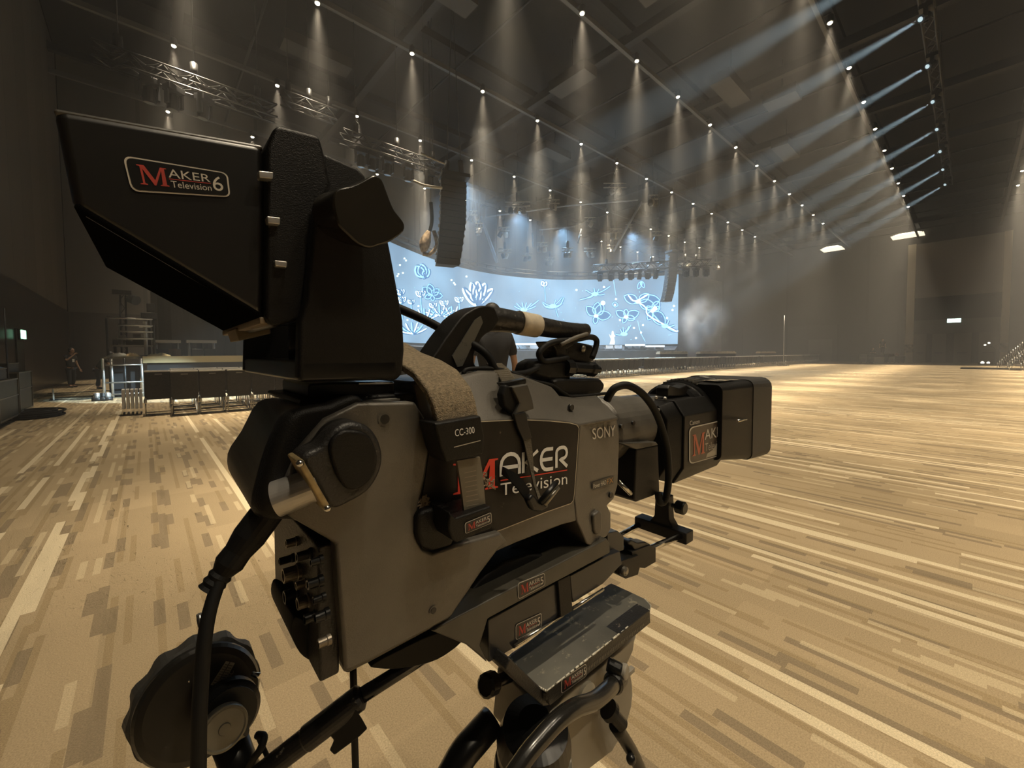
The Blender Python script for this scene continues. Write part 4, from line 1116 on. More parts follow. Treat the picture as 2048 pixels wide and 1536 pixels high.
# desk racks and clutter
t = thing('control_desk', (onY(250, 700, PY + 1.5).x, PY + 1.5, DZ), 'long dark equipment desk with lit gear on the platform behind the guard rail', 'desk')
q0, q1 = onY(222, 700, PY + 1.5), onY(306, 700, PY + 1.5)
b = MB(); b.box(((q0.x + q1.x) / 2, PY + 1.5, DZ + 0.36), (q1.x - q0.x, 0.7, 0.06), mat('desk_top', (0.2, 0.18, 0.15), 0.6)); b.build('desk_top', t)
for x in (q0.x + 0.1, q1.x - 0.1): b = MB(); b.box((x, PY + 1.5, DZ + 0.17), (0.06, 0.6, 0.34), black); b.build('leg', t)
rg = random.Random(4)
for i in range(7):
    x = q0.x + 0.15 + (q1.x - q0.x - 0.3) * i / 6; b = MB(); h_ = rg.uniform(0.12, 0.4); b.box((x, PY + 1.5, DZ + 0.39 + h_ / 2), (0.2, 0.3, h_), rg.choice([black, mat('gear_grey', (0.2, 0.19, 0.17), 0.5), black]))
    tag(b.build('equipment_box'), 'small grey or black equipment box on the control desk', 'equipment', 'equipment boxes on the control desk')
for i, (px, c_, w_, lab) in enumerate(((262, (0.72, 0.55, 0.3), 0.28, 'heap of tan cloth on the platform edge below the guard rail'), (318, (0.85, 0.72, 0.38), 0.42, 'bright yellow-white folded cloth lying on the platform'), (238, (0.5, 0.5, 0.45), 0.4, 'pale coiled cable heap lying at the left end of the platform'))):
    q = onY(px, 706, PY + 0.35)
    b = MB(); crumple(b, w_ * 0.75, 0.2, 0.13, mat('cloth_%d' % i, c_, 0.9)); o = b.build('cloth_heap'); o.location = (q.x, PY + 0.35, DZ + 0.002); tag(o, lab, 'cloth')
for i, (pa, pb) in enumerate(((307, 361), (372, 432))):
    q0, q1 = onY(pa, 683, PY + 1.8), onY(pb, 683, PY + 1.8)
    t = thing('bench_table', ((q0.x + q1.x) / 2, PY + 1.8, DZ), 'narrow pale-topped table on the platform, %s' % ('left of the two beside the guard rail' if i == 0 else 'right of the two'), 'table')
    zt = q0.z
    b = MB(); b.box(((q0.x + q1.x) / 2, PY + 1.8, zt), (q1.x - q0.x, 0.5, 0.10), mat('bench_top', (0.36, 0.33, 0.28), 0.6)); b.build('table_top', t)
    for x in (q0.x + 0.08, q1.x - 0.08):
        for y in (-0.2, 0.2): b = MB(); b.cyl((x, PY + 1.8 + y, DZ), (x, PY + 1.8 + y, zt), 0.025, alum, n=8); b.build('leg', t)
    for s_ in (0.3, 0.7):
        x = q0.x + (q1.x - q0.x) * s_; b = MB(); b.box((x, PY + 1.1, DZ + 0.13), (0.35, 0.3, 0.26), rg.choice([black, mat('brown_box', (0.16, 0.09, 0.05), 0.7)])); tag(b.build('crate', bevel=0.01), 'small dark crate on the platform before the pale-topped tables', 'crate', 'dark crates on the platform')
# lamp tower
b = MB(); qa, qb = onY(240, 640, PY + 2.4), onY(240, 588, PY + 2.4)
b.cyl((qa.x, PY + 2.4, DZ), (qb.x, PY + 2.4, qb.z), 0.03, black, n=8); b.cyl((qa.x + 0.14, PY + 2.4, DZ), (qb.x + 0.14, PY + 2.4, qb.z), 0.03, black, n=8)
for i in range(9):
    z = DZ + (qb.z - DZ) * i / 9; z1 = DZ + (qb.z - DZ) * (i + 1) / 9; b.cyl((qa.x + (0.14 if i % 2 else 0), PY + 2.4, z), (qa.x + (0 if i % 2 else 0.14), PY + 2.4, z1), 0.015, black, n=5)
b.box((qb.x + 0.05, PY + 2.4, qb.z + 0.05), (0.5, 0.25, 0.16), black); b.lathe((qb.x + 0.22, PY + 2.4, qb.z - 0.12), (0.6, -0.6, -0.3), [(0, 0.1), (0.05, 0.15), (0.3, 0.17)], black, 12); b.box((qa.x + 0.07, PY + 2.4, DZ + 0.03), (0.5, 0.5, 0.06), black)
tag(b.build('lamp_tower'), 'dark lattice stand with a stage lamp on top behind the guard rail', 'lamp stand')
b = MB(); q = onY(298, 632, PY + 2.6); b.cyl((q.x, PY + 2.6, DZ), (q.x, PY + 2.6, q.z), 0.04, black, n=8); b.box((q.x, PY + 2.6, q.z), (0.45, 0.3, 0.22), black); b.box((q.x + 0.05, PY + 2.6, q.z + 0.3), (0.22, 0.25, 0.3), black); b.box((q.x, PY + 2.6, DZ + 0.02), (0.5, 0.5, 0.04), black)
tag(b.build('lamp_stand', bevel=0.01), 'black lamp on a post at the right end of the guard rail', 'lamp stand')
# big dark drape behind the platform
q0 = hit(301, 600, 1, PY + 4.2)
b = MB(); vs0, vs1 = [], []
for i in range(30):
    x = q0.x + i * 0.2; y = PY + 4.2 + 0.06 * math.sin(i * 1.7) + 0.02 * i * 0
    vs0.append((x, y))
ring = [(x, y) for x, y in vs0] + [(x, y + 0.12) for x, y in vs0[::-1]]
b.rings([[Vector((x, y, 0)) for x, y in ring], [Vector((x, y, 5.6)) for x, y in ring]], mat('grey_drape', (0.035, 0.030, 0.024), 0.95))
tag(b.build('drape'), 'big dark masking drape standing behind the left platform', 'drape')
# ---------------------------------------------------------------- flight cases and clutter by the left wall
rz = 0.0
CASES = [((-2.45, 10.3), (0.9, 1.4, 0.75), 'olive black flight case with pale edges by the left wall, nearest the camera'), ((-2.45, 12.2), (0.95, 1.5, 0.85), 'black flight case by the left wall, second from the camera'), ((-2.5, 14.2), (0.9, 1.3, 0.95), 'black flight case by the left wall, farthest of the three')]
olive = mat('case_olive', (0.018, 0.019, 0.012), 0.5, noise=0.5, nscale=5)
for (xy, d, lab) in CASES: casebox((xy[0], xy[1], 0), d, rz, lab, body=olive)
for i, ((x, y), z, d, c_, lab) in enumerate((((-2.4, 10.3), 0.76, (0.7, 1.0, 0.14), (0.02, 0.02, 0.02), 'flat black equipment tray lying on the nearest flight case'), ((-2.45, 10.2), 0.90, (0.55, 0.7, 0.16), (0.03, 0.03, 0.025), 'small black box lying on the flat tray on the nearest flight case'), ((-2.4, 12.1), 0.86, (0.7, 1.0, 0.22), (0.02, 0.02, 0.02), 'black padded box lying on the second flight case'), ((-2.5, 14.2), 0.96, (0.6, 0.9, 0.2), (0.03, 0.028, 0.022), 'black box lying on the farthest flight case'))):
    b = MB(); b.box((x, y, z + d[2] / 2), d, mat('box_c%d' % i, c_, 0.6)); b.box((x, y, z + d[2] - 0.01), (d[0] + 0.02, d[1] + 0.02, 0.02), mat('case_edge')); tag(b.build('equipment_case', bevel=0.01), lab, 'case')
b = MB(); crumple(b, 0.3, 0.45, 0.13, mat('blue_cloth', (0.06, 0.11, 0.17), 0.9)); o = b.build('cloth'); o.location = (-2.35, 12.1, 1.085); tag(o, 'crumpled blue-grey cloth on top of the flight cases by the left wall', 'cloth')
b = MB(); rr = random.Random(2)
for i in range(9):
    a0 = rr.uniform(0, 6); r0 = rr.uniform(0.25, 0.62)
    b.tube([(r0 * 0.75 * math.cos(a0 + q * 0.7) , r0 * 1.1 * math.sin(a0 + q * 0.7), 0.025 + 0.012 * i) for q in range(10)], 0.022, blackc, 7, 3)
q = floor_at(68, 833)
o = b.build('cable_coil'); o.location = (q.x, q.y, 0.003); tag(o, 'loose heap of black cable coiled on the carpet by the left wall', 'cable')
b = MB(); q = floor_at(107, 801); b.cyl((q.x, q.y, 0), (q.x, q.y, 0.34), 0.02, mat('white_post'), n=8); b.cyl((q.x, q.y, 0), (q.x, q.y, 0.02), 0.09, black, n=14); tag(b.build('marker_post'), 'short thin white post standing on the carpet beside the flight cases', 'post')
b = MB(); b.tube([floor_at(100, 799) + Vector((0, 0, 0.012)), floor_at(150, 800) + Vector((0, 0, 0.012)), floor_at(215, 795) + Vector((0, 0, 0.012)), floor_at(300, 789) + Vector((0, 0, 0.012))], 0.012, blackc, 6, 6)
tag(b.build('floor_cable'), 'thin black cable on the carpet, the nearer of the two running to the platform', 'cable'); b = MB()
b.tube([floor_at(95, 788) + Vector((0, 0, 0.012)), floor_at(160, 785) + Vector((0, 0, 0.012)), floor_at(230, 781) + Vector((0, 0, 0.012))], 0.014, blackc, 6, 6)
tag(b.build('floor_cable'), 'thin black cable on the carpet, the farther of the two running to the platform', 'cable')
b = MB(); q = floor_at(17, 845); q = floor_at(21, 838); b.cyl((q.x, q.y, 0), (q.x, q.y, 2.3), 0.014, black, n=6); b.cyl((q.x, q.y, 0), (q.x, q.y, 0.015), 0.13, black, n=14)
tag(b.build('thin_stand'), 'thin tall black stand before the flight cases at the left wall', 'stand')
for i, px in enumerate((193, 205, 214)):
    q = onY(px, 770, PY - 0.8); b = MB(); b.cyl((q.x, PY - 0.8, 0.0), (q.x, PY - 0.8, 0.1), 0.12, black, n=14); b.lathe((q.x, PY - 0.8, 0.08), (0, 0.2, 1), [(0, 0.07), (0.05, 0.08), (0.12, 0.08), (0.15, 0.06)], alum if i != 1 else black, 12); tag(b.build('floor_lamp_can'), 'small round metal lamp on the floor by the bending person', 'lamp', 'small lamps on the floor by the platform')
# ================================================================ the broadcast camera in the foreground
A_ = ray(1960, 712).normalized()                     # direction the lens points
W_ = Vector((0, 0, 1)).cross(A_).normalized()        # across the camera, away from the photographer
H_ = A_.cross(W_).normalized()
RT = Matrix((A_, W_, H_)).transposed().to_4x4(); RT.translation = EYE
RI = RT.to_3x3().transposed()
def Lp(px, py, w, axis=1):
    d = RI @ ray(px, py)
    return d * (w / d[axis])
def ring_px(pts, w):
    return [Lp(p[0], p[1], p[2] if len(p) > 2 else w) for p in pts]
def slab(b, pts, w0, w1, M, taper=None):
    r0 = ring_px(pts, w0)
    r1 = [Vector((p.x, w1, p.z)) for p in r0]
    b.rings([r0, r1], M)
def sm(pts, n=3):
    P = list(pts); N_ = len(P); out = []
    for i in range(N_):
        p0, p1, p2, p3 = P[i - 1], P[i], P[(i + 1) % N_], P[(i + 2) % N_]
        for k in range(n):
            t = k / n
            out.append(tuple(0.5 * ((2 * p1[c]) + (p2[c] - p0[c]) * t + (2 * p0[c] - 5 * p1[c] + 4 * p2[c] - p3[c]) * t * t + (3 * p1[c] - p0[c] - 3 * p2[c] + p3[c]) * t ** 3) for c in range(len(p1))))
    return out
def part(name, parent, b, bevel=0.0, seg=2, **k): return b.build(name, parent, T=RT, bevel=bevel, seg=seg, **k)
def slab_part(name, parent, pts, w0, w1, M, bevel=0.0, seg=2, label=None):
    b = MB(); slab(b, pts, w0, w1, M); o = part(name, parent, b, bevel, seg)
    if label: o['label'] = label
    return o
def cyl_s(b, s0, s1, w, h, r, M, n=32): b.cyl((s0, w, h), (s1, w, h), r, M, n=n)
# ---------------------------------------------------------------- lettering
_TX = {}
def text_geo(s_):
    if s_ not in _TX:
        cu = bpy.data.curves.new('t', 'FONT'); cu.body = s_; cu.resolution_u = 4
        o = bpy.data.objects.new('t', cu); COL.objects.link(o)
        bpy.context.view_layer.update()
        me = o.to_mesh()
        vs = [(v.co.x, v.co.y) for v in me.vertices]; fs = [tuple(p.vertices) for p in me.polygons]
        o.to_mesh_clear(); bpy.data.objects.remove(o); bpy.data.curves.remove(cu)
        xs = [v[0] for v in vs]; ys = [v[1] for v in vs]
        x0, x1, y0, y1 = min(xs), max(xs), min(ys), max(ys)
        _TX[s_] = ([((x - x0) / (x1 - x0), (y - y0) / (y1 - y0)) for x, y in vs], fs)
    return _TX[s_]
M_POLY = [(0, 0), (0.26, 0), (0.26, 0.05), (0.18, 0.08), (0.18, 0.80), (0.50, 0.0), (0.56, 0.0), (0.84, 0.82), (0.80, 0.08), (0.72, 0.05), (0.72, 0), (1.04, 0), (1.04, 0.05), (0.96, 0.08), (0.96, 0.93), (1.04, 0.95), (1.04, 1.0), (0.82, 1.0), (0.56, 0.28), (0.26, 1.0), (0, 1.0), (0, 0.95), (0.10, 0.93), (0.10, 0.08), (0, 0.05)]
class Quad:
    """flat label on four seen corners TL TR BR BL; u to the right, v up"""
    def __init__(s, c, w): s.p = ring_px(c, w)
    def at(s, u, v, lift=0.0):
        tl, tr, br, bl = s.p
        a = bl.lerp(br, u); c = tl.lerp(tr, u); q = a.lerp(c, v)
        return q - Vector((0, 1, 0)) * lift
    def geo(s, b, vs, fs, M, lift):
        b.add([s.at(u, v, lift) for u, v in vs], fs, M)
    def text(s, b, st, u0, v0, u1, v1, M, lift=0.0004):
        vs, fs = text_geo(st); s.geo(b, [(u0 + x * (u1 - u0), v0 + y * (v1 - v0)) for x, y in vs], fs, M, lift)
    def poly(s, b, pts, M, lift=0.0004):
        from mathutils.geometry import tessellate_polygon
        tri = tessellate_polygon([[Vector((x, y, 0)) for x, y in pts]])
        s.geo(b, pts, [tuple(t) for t in tri], M, lift)
    def rrect(s, b, u0, v0, u1, v1, ru, rv, M, lift):
        pts = []
        for cx, cy, a0 in ((u1 - ru, v1 - rv, 0), (u0 + ru, v1 - rv, 90), (u0 + ru, v0 + rv, 180), (u1 - ru, v0 + rv, 270)):
            for k in range(5):
                a = math.radians(a0 + k * 22.5); pts.append((cx + ru * math.cos(a), cy + rv * math.sin(a)))
        s.poly(b, pts, M, lift)
ink_w = mat('white_ink', (0.62, 0.58, 0.50), 0.55); ink_r = mat('red_ink', (0.42, 0.045, 0.03), 0.55); ink_k = mat('label_black', (0.006, 0.006, 0.006), 0.35); ink_d = mat('label_dim_ink', (0.16, 0.15, 0.13), 0.6)
def M_at(q, b, u0, v0, u1, v1, M=None, lift=0.0006): q.poly(b, [(u0 + x / 1.04 * (u1 - u0), v0 + y * (v1 - v0)) for x, y in M_POLY], M or ink_r, lift)
def logo(name, parent, corners, w, num, label=None, bg=None, bright=1.0):
    q = Quad(corners, w); b = MB()
    q.rrect(b, 0, 0, 1, 1, 0.07, 0.2, ink_w, 0.0003); q.rrect(b, 0.018, 0.045, 0.982, 0.955, 0.06, 0.17, bg or ink_k, 0.0005)
    M_at(q, b, 0.10, 0.22, 0.37, 0.80, lift=0.0007)
    q.text(b, 'AKER', 0.38, 0.52, 0.80 if num else 0.93, 0.80, ink_w, 0.0007)
    q.text(b, 'Television', 0.39, 0.20, 0.80 if num else 0.93, 0.42, ink_w, 0.0007)
    q.geo(b, [(0.38, 0.46), (0.80, 0.46), (0.80, 0.485), (0.38, 0.485)], [(0, 1, 2, 3)], ink_r, 0.0007)
    if num: q.text(b, num, 0.82 if len(num) == 1 else 0.81, 0.22, 0.93 if len(num) == 1 else 0.96, 0.78, ink_w, 0.0007)
    o = b.build(name, parent, T=RT, recalc=False)
    if label: o['label'] = label
    return o
# ---------------------------------------------------------------- materials
grey = mat('camera_grey_paint', (0.108, 0.099, 0.084), 0.38, 0.2, noise=0.12, nscale=30, bump=0.15, bscale=900)
grey2 = mat('camera_grey_worn', (0.10, 0.093, 0.08), 0.42, 0.25, noise=0.2, nscale=25, bump=0.1, bscale=700)
blk = mat('moulded_black', (0.0065, 0.006, 0.0055), 0.42, spec=0.25, bump=0.25, bscale=1200)
blk_s = mat('satin_black', (0.007, 0.007, 0.007), 0.30, spec=0.4)
blk_w = mat('worn_black', (0.014, 0.013, 0.012), 0.45, bump=0.3, bscale=500, scratch=0.375, scratch_col=(0.16, 0.14, 0.11))
rub = mat('black_rubber', (0.005, 0.005, 0.005), 0.6, spec=0.25)
stick = mat('sticker_black_gloss', (0.010, 0.008, 0.007), 0.38, spec=0.25, noise=0.3, nscale=60, scratch=0.385, scratch_col=(0.12, 0.10, 0.07))
padf = mat('brown_strap_fabric', (0.21, 0.165, 0.105), 0.95, noise=0.35, nscale=420, bump=0.8, bscale=900)
rubs = mat('ribbed_strap', (0.15, 0.13, 0.095), 0.5)
webm = mat('webbing', (0.10, 0.085, 0.06), 0.9, bump=0.5, bscale=700)
silv = mat('brushed_silver', (0.55, 0.53, 0.50), 0.32, 0.7); brass = mat('worn_brass', (0.34, 0.26, 0.13), 0.45, 0.6, noise=0.4, nscale=90); chr_ = mat('bright_chrome', (0.8, 0.78, 0.72), 0.15, 1.0)
tape = mat('cream_tape', (0.62, 0.55, 0.43), 0.8, noise=0.15, nscale=80)
wrap = mat('black_tape_wrap', (0.012, 0.011, 0.010), 0.42, bump=0.5, bscale=140, scratch=0.375, scratch_col=(0.2, 0.18, 0.14))
gear = mat('head_grey_paint', (0.30, 0.275, 0.225), 0.5, noise=0.1, nscale=20)
scr_pl = mat('scratched_plate', (0.17, 0.165, 0.14), 0.38, 0.3, noise=0.3, nscale=14, scratch=0.415, scratch_col=(0.36, 0.33, 0.25))
NW, FW_ = 0.300, 0.445
c0 = RT @ Lp(900, 1200, 0.37)
cam_t = thing('broadcast_camera', c0, 'large grey broadcast camera on its tripod in the foreground, side turned to the viewer', 'camera')
P0 = cam_t
# main shell
b = MB(); slab(b, [(668, 1084), (688, 1347), (697, 1348), (740, 1326), (900, 1239), (963, 1145), (994, 1104), (1027, 1089), (1123, 1051), (1154, 1043), (1149, 998), (1160, 849), (1121, 841), (1045, 838), (966, 842), (866, 856), (760, 900), (690, 1000)], NW, FW_, grey)
part('body_shell', P0, b, 0.0025)
# front nose panel
near = [(1160, 849, .300), (1234, 834, .312), (1239, 884, .312), (1236, 970, .312), (1228, 998, .312), (1215, 1011, .310), (1222, 1026, .310), (1222, 1058, .310), (1214, 1073, .310), (1182, 1092, .300), (1174, 1088, .300), (1154, 1043, .300), (1149, 998, .300)]
b = MB(); r0 = ring_px(near, 0.3); b.rings([r0, [Vector((p.x, FW_, p.z)) for p in r0]], grey); part('front_panel', P0, b, 0.002)
q = Quad([(1184, 857, .3025), (1230, 850, .3105), (1230, 872, .3105), (1185, 879, .3025)], 0.3075)
b = MB(); q.text(b, 'SONY', 0, 0, 1, 1, ink_w); b.build('maker_lettering', P0, T=RT, recalc=False)
q = Quad([(1185, 965, .3025), (1227, 951, .3100), (1227, 967, .3100), (1185, 981, .3025)], 0.3085)
b = MB(); q.geo(b, [(0, 0), (1, 0), (1, 1), (0, 1)], [(0, 1, 2, 3)], ink_k, 0.0002); q.text(b, 'Power HAD', 0.03, 0.22, 0.62, 0.78, ink_w); q.text(b, 'FX', 0.66, 0.18, 0.97, 0.82, mat('orange_ink', (0.5, 0.26, 0.08), 0.6)); b.build('badge', P0, T=RT, recalc=False)
for (x, y, w) in ((1143, 815, 0.318), (1222, 990, 0.3085)):
    b = MB(); c = Lp(x, y, w); b.cyl(c + Vector((0, -0.001, 0)), c + Vector((0, 0.003, 0)), 0.0036, ink_k, n=16); part('screw_hole', P0, b)
b = MB(); slab(b, [(1187, 1030), (1199, 1021), (1206, 1026), (1205, 1062), (1193, 1072), (1188, 1060)], 0.300, 0.33, grey2); part('latch_bump', P0, b, 0.003)
# top shoulder of the body
cols = [((858, 856), (862, 812), (856, 762)), ((910, 849), (900, 806), (890, 757)), ((966, 842), (944, 797), (926, 750)), ((1000, 840), (972, 796), (940, 742)), ((1045, 838), (1000, 796), (992, 742)), ((1085, 838), (1045, 802), (1028, 752)), ((1121, 841), (1088, 812), (1066, 766)), ((1145, 845), (1116, 818), (1105, 774)), ((1159, 848), (1142, 822), (1131, 791)), ((1190, 842), (1176, 818), (1150, 796)), ((1236, 834), (1232, 812), (1221, 789))]
b = MB(); rs = []
for sd, md, tp in cols:
    a, m_, t_ = Lp(*sd, 0.3005), Lp(*md, 0.319), Lp(*tp, 0.330)
    x = a.x
    rs.append([Vector((x, 0.3005, a.z - 0.004)), Vector((x, 0.3005, a.z)), Vector((x, 0.319, m_.z)), Vector((x, 0.328, t_.z - 0.004)), Vector((x, 0.334, t_.z)), Vector((x, 0.415, t_.z)), Vector((x, 0.43, m_.z)), Vector((x, FW_, a.z)), Vector((x, FW_, a.z - 0.004))])
b.rings(rs, grey); part('top_shoulder', P0, b, 0.0015)
# dark gasket line on top
b = MB(); b.tube([Lp(x, y, 0.337) for x, y in ((926, 748), (938, 738), (992, 738), (1030, 748), (1066, 762), (1105, 771), (1131, 788), (1150, 793), (1221, 786))], 0.0022, rub, 8, 4); part('gasket', P0, b)
# raised rear side
b = MB(); slab(b, [(716, 806), (831, 804), (850, 835), (860, 880), (850, 950), (834, 1035), (832, 1072), (846, 1100), (866, 1107), (912, 1090), (1002, 1065), (1016, 1084), (994, 1103), (963, 1144), (900, 1237), (740, 1323), (697, 1344), (690, 1344), (671, 1088), (610, 1052), (579, 1034), (560, 985), (600, 895), (650, 838)], 0.291, 0.305, grey); part('rear_side_panel', P0, b, 0.004, 3)
for (x, y, r) in ((769, 838, 0.0042), (866, 1220, 0.003)):
    b = MB(); c = Lp(x, y, 0.291); b.lathe(c + Vector((0, -0.0008, 0)), (0, 1, 0), [(0, r * 1.25), (0.0012, r), (0.004, r)], grey2, 20); b.cyl(c + Vector((0, -0.0012, 0)), c + Vector((0, 0.001, 0)), r * 0.85, ink_k, n=18); part('screw', P0, b)
# rear shell, black
near = [(716, 803), (640, 806), (572, 822), (540, 870), (516, 940), (502, 1008), (520, 1034), (579, 1036), (716, 1060)]
far = [(640, 800), (590, 797), (560, 795), (515, 803), (482, 860), (454, 905), (462, 950), (505, 978), (620, 1000)]
b = MB(); near, far = sm(near, 3), sm(far, 3); n0 = ring_px(near, 0.306); n1 = [Vector((p.x + 0.004, 0.296, p.z)) for p in n0]; f0 = ring_px(far, 0.455); b.rings([n1, n0, f0], blk); part('rear_shell', P0, b, 0.005, 3)
b = MB(); slab(b, [(600, 800), (900, 782), (900, 812), (600, 812)], 0.325, 0.44, blk); part('top_plate', P0, b, 0.002)
b = MB(); slab(b, [(718, 802), (800, 797), (800, 801), (718, 806)], 0.318, 0.33, silv); part('top_trim', P0, b)
# lower connector panel on the back
sb = Lp(669, 1090, NW).x
hb0, hb1 = Lp(690, 1346, NW).z, Lp(669, 1086, NW).z
b = MB(); b.box((sb - 0.004, (NW + FW_) / 2, (hb0 + hb1) / 2 + 0.0), (0.014, FW_ - NW - 0.004, hb1 - hb0), blk_w); part('connector_panel', P0, b, 0.002)
for i, (x, y, r, l) in enumerate(((594, 1082, 9, 10), (588, 1115, 8, 13), (623, 1106, 9, 12), (600, 1142, 15, 14), (596, 1186, 14, 12), (640, 1162, 9, 10), (618, 1200, 12, 10), (652, 1228, 9, 9), (630, 1232, 10, 9), (655, 1280, 8, 8), (640, 1120, 7, 8), (645, 1195, 7, 8), (612, 1166, 8, 9))):
    c = Lp(x, y, sb - 0.011, 0)
    rr = r / FPX * 0.30; ll = l / 1000
    b = MB(); b.lathe(c + Vector((0.002, 0, 0)), (-1, 0, 0), [(0, rr * 1.25), (ll * 0.3, rr * 1.2), (ll * 0.35, rr), (ll, rr), (ll, rr * 0.75), (ll * 0.6, rr * 0.7)], blk_s if i % 3 else mat('connector_metal', (0.22, 0.19, 0.15), 0.35, 0.7), 18)
    part('connector', P0, b)
b = MB(); c = Lp(610, 1262, sb - 0.016, 0); slab(b, sm([(586, 1240), (600, 1236), (650, 1270), (662, 1300), (655, 1316), (625, 1322), (600, 1306), (583, 1270)]), 0.33, 0.40, rub); part('rubber_cap', P0, b, 0.006, 3)
# round side boss with plug
b = MB(); slab(b, sm([(713, 844), (742, 856), (761, 885), (767, 920), (757, 955), (735, 985), (700, 1006), (672, 1018), (650, 1006), (628, 966), (603, 925), (612, 906), (640, 893), (664, 862), (688, 847)]), 0.268, 0.293, blk_w); part('side_connector_housing', P0, b, 0.004, 3)
b = MB(); slab(b, sm([(700, 860), (735, 868), (753, 900), (755, 930), (742, 960), (715, 980), (690, 975), (668, 935), (660, 890), (678, 866)]), 0.2645, 0.27, blk); part('housing_cap', P0, b, 0.002)
b = MB(); slab(b, [(594, 924), (606, 918), (664, 1018), (652, 1026)], 0.260, 0.285, brass); part('brass_plate', P0, b, 0.001)
for (x, y) in ((600, 927), (655, 1017)):
    b = MB(); b.ball(Lp(x, y, 0.259), 0.0022, chr_, 10, 6); part('screw', P0, b)
pa, pb_ = Lp(640, 965, 0.276), Lp(553, 998, 0.286)
b = MB(); d = (pb_ - pa).normalized(); L_ = (pb_ - pa).length
b.lathe(pa, d, [(0, 0.0108), (L_ * 0.5, 0.0110), (L_, 0.0114), (L_, 0.0102), (L_ - 0.006, 0.0098)], silv, 36); part('silver_plug', P0, b)
# side sticker
spoly = [(861, 884), (869, 850), (966, 843), (1045, 839.5), (1100, 842), (1140, 846), (1154, 850), (1158, 857), (1155, 900), (1149, 985), (1147, 1000), (1142, 1007), (1093, 1024), (1002, 1060), (912, 1088), (866, 1104), (846, 1097), (835, 1072), (838, 1035), (852, 950)]
b = MB(); slab(b, spoly, 0.2985, 0.3005, stick)
def edge_line(b, pts, w, wd, M):
    P = [Lp(x, y, w) for x, y in pts]; vs = []
    for i, p in enumerate(P):
        d = (P[min(i + 1, len(P) - 1)] - P[max(i - 1, 0)]).normalized(); n_ = Vector((d.z, 0, -d.x)); vs += [p - n_ * wd / 2, p + n_ * wd / 2]
    b.add(vs, [(2 * i, 2 * i + 1, 2 * i + 3, 2 * i + 2) for i in range(len(P) - 1)], M)
cream = mat('sticker_border', (0.55, 0.48, 0.36), 0.6)
edge_line(b, spoly[1:19], 0.2982, 0.0009, cream)
q = Quad([(900, 915), (1134, 887), (1134, 968), (900, 1010)], 0.298)
M_at(q, b, 0.02, 0.20, 0.35, 0.86, mat('sticker_red', (0.75, 0.06, 0.03), 0.5), 0.0003)
wl = mat('sticker_white', (0.92, 0.89, 0.82), 0.5)
# rounded wide letters A K E R drawn as strokes
def glyph(pts, wd=0.052):
    """stroke in quad space"""
    P = [q.at(u, v, 0.0003) for u, v in pts]; vs = []
    for i, p in enumerate(P):
        d = (P[min(i + 1, len(P) - 1)] - P[max(i - 1, 0)]).normalized(); n_ = Vector((d.z, 0, -d.x)); vs += [p - n_ * 0.0019, p + n_ * 0.0019]
    b.add(vs, [(2 * i, 2 * i + 1, 2 * i + 3, 2 * i + 2) for i in range(len(P) - 1)], wl)
def gl(u0, u1, strokes):
    for s_ in strokes: glyph([(u0 + x * (u1 - u0), 0.44 + y * 0.48) for x, y in s_])
arc = lambda cx, cy, rx, ry, a0, a1, n=8: [(cx + rx * math.cos(math.radians(a0 + (a1 - a0) * i / n)), cy + ry * math.sin(math.radians(a0 + (a1 - a0) * i / n))) for i in range(n + 1)]
gl(0.375, 0.53, [[(0, 0)] + arc(0.5, 0.5, 0.5, 0.5, 180, 0) + [(1, 0)], [(0, 0.38), (1, 0.38)]])
gl(0.565, 0.70, [[(0, 0), (0, 1)], [(1, 1), (0.15, 0.5), (1, 0)]])
gl(0.73, 0.85, [[(1, 1)] + arc(0.45, 0.5, 0.45, 0.5, 90, 270) + [(1, 0)], [(0.05, 0.5), (0.95, 0.5)]])
gl(0.885, 1.0, [[(0, 0), (0, 0.75)] + arc(0.45, 0.75, 0.45, 0.25, 180, 90, 4) + arc(0.62, 0.72, 0.34, 0.28, 90, -90) + [(0.3, 0.44), (1.0, 0.0)]])
q.geo(b, [(0.37, 0.335), (1, 0.335), (1, 0.36), (0.37, 0.36)], [(0, 1, 2, 3)], mat('sticker_red'), 0.0003)
q.text(b, 'Television', 0.37, 0.0, 1.0, 0.28, wl, 0.0003)
b.build('side_sticker', P0, T=RT, recalc=False)
# shoulder pad recess
b = MB(); slab(b, [(975, 1170), (994, 1110), (1027, 1093), (1123, 1055), (1152, 1047), (1172, 1090), (1100, 1118), (985, 1176)], 0.345, 0.42, blk); part('recess_wall', P0, b)
b = MB(); slab(b, [(905, 1236), (960, 1160), (1010, 1122), (1060, 1108), (1110, 1112), (1160, 1096), (1060, 1150), (960, 1205)], 0.322, 0.42, rub); part('shoulder_pad', P0, b, 0.004)
b = MB(); slab(b, sm([(745, 1328), (850, 1275), (915, 1256), (930, 1276), (900, 1305), (860, 1326), (800, 1338), (760, 1338)]), 0.33, 0.42, rub); part('rear_pad', P0, b, 0.006, 3)
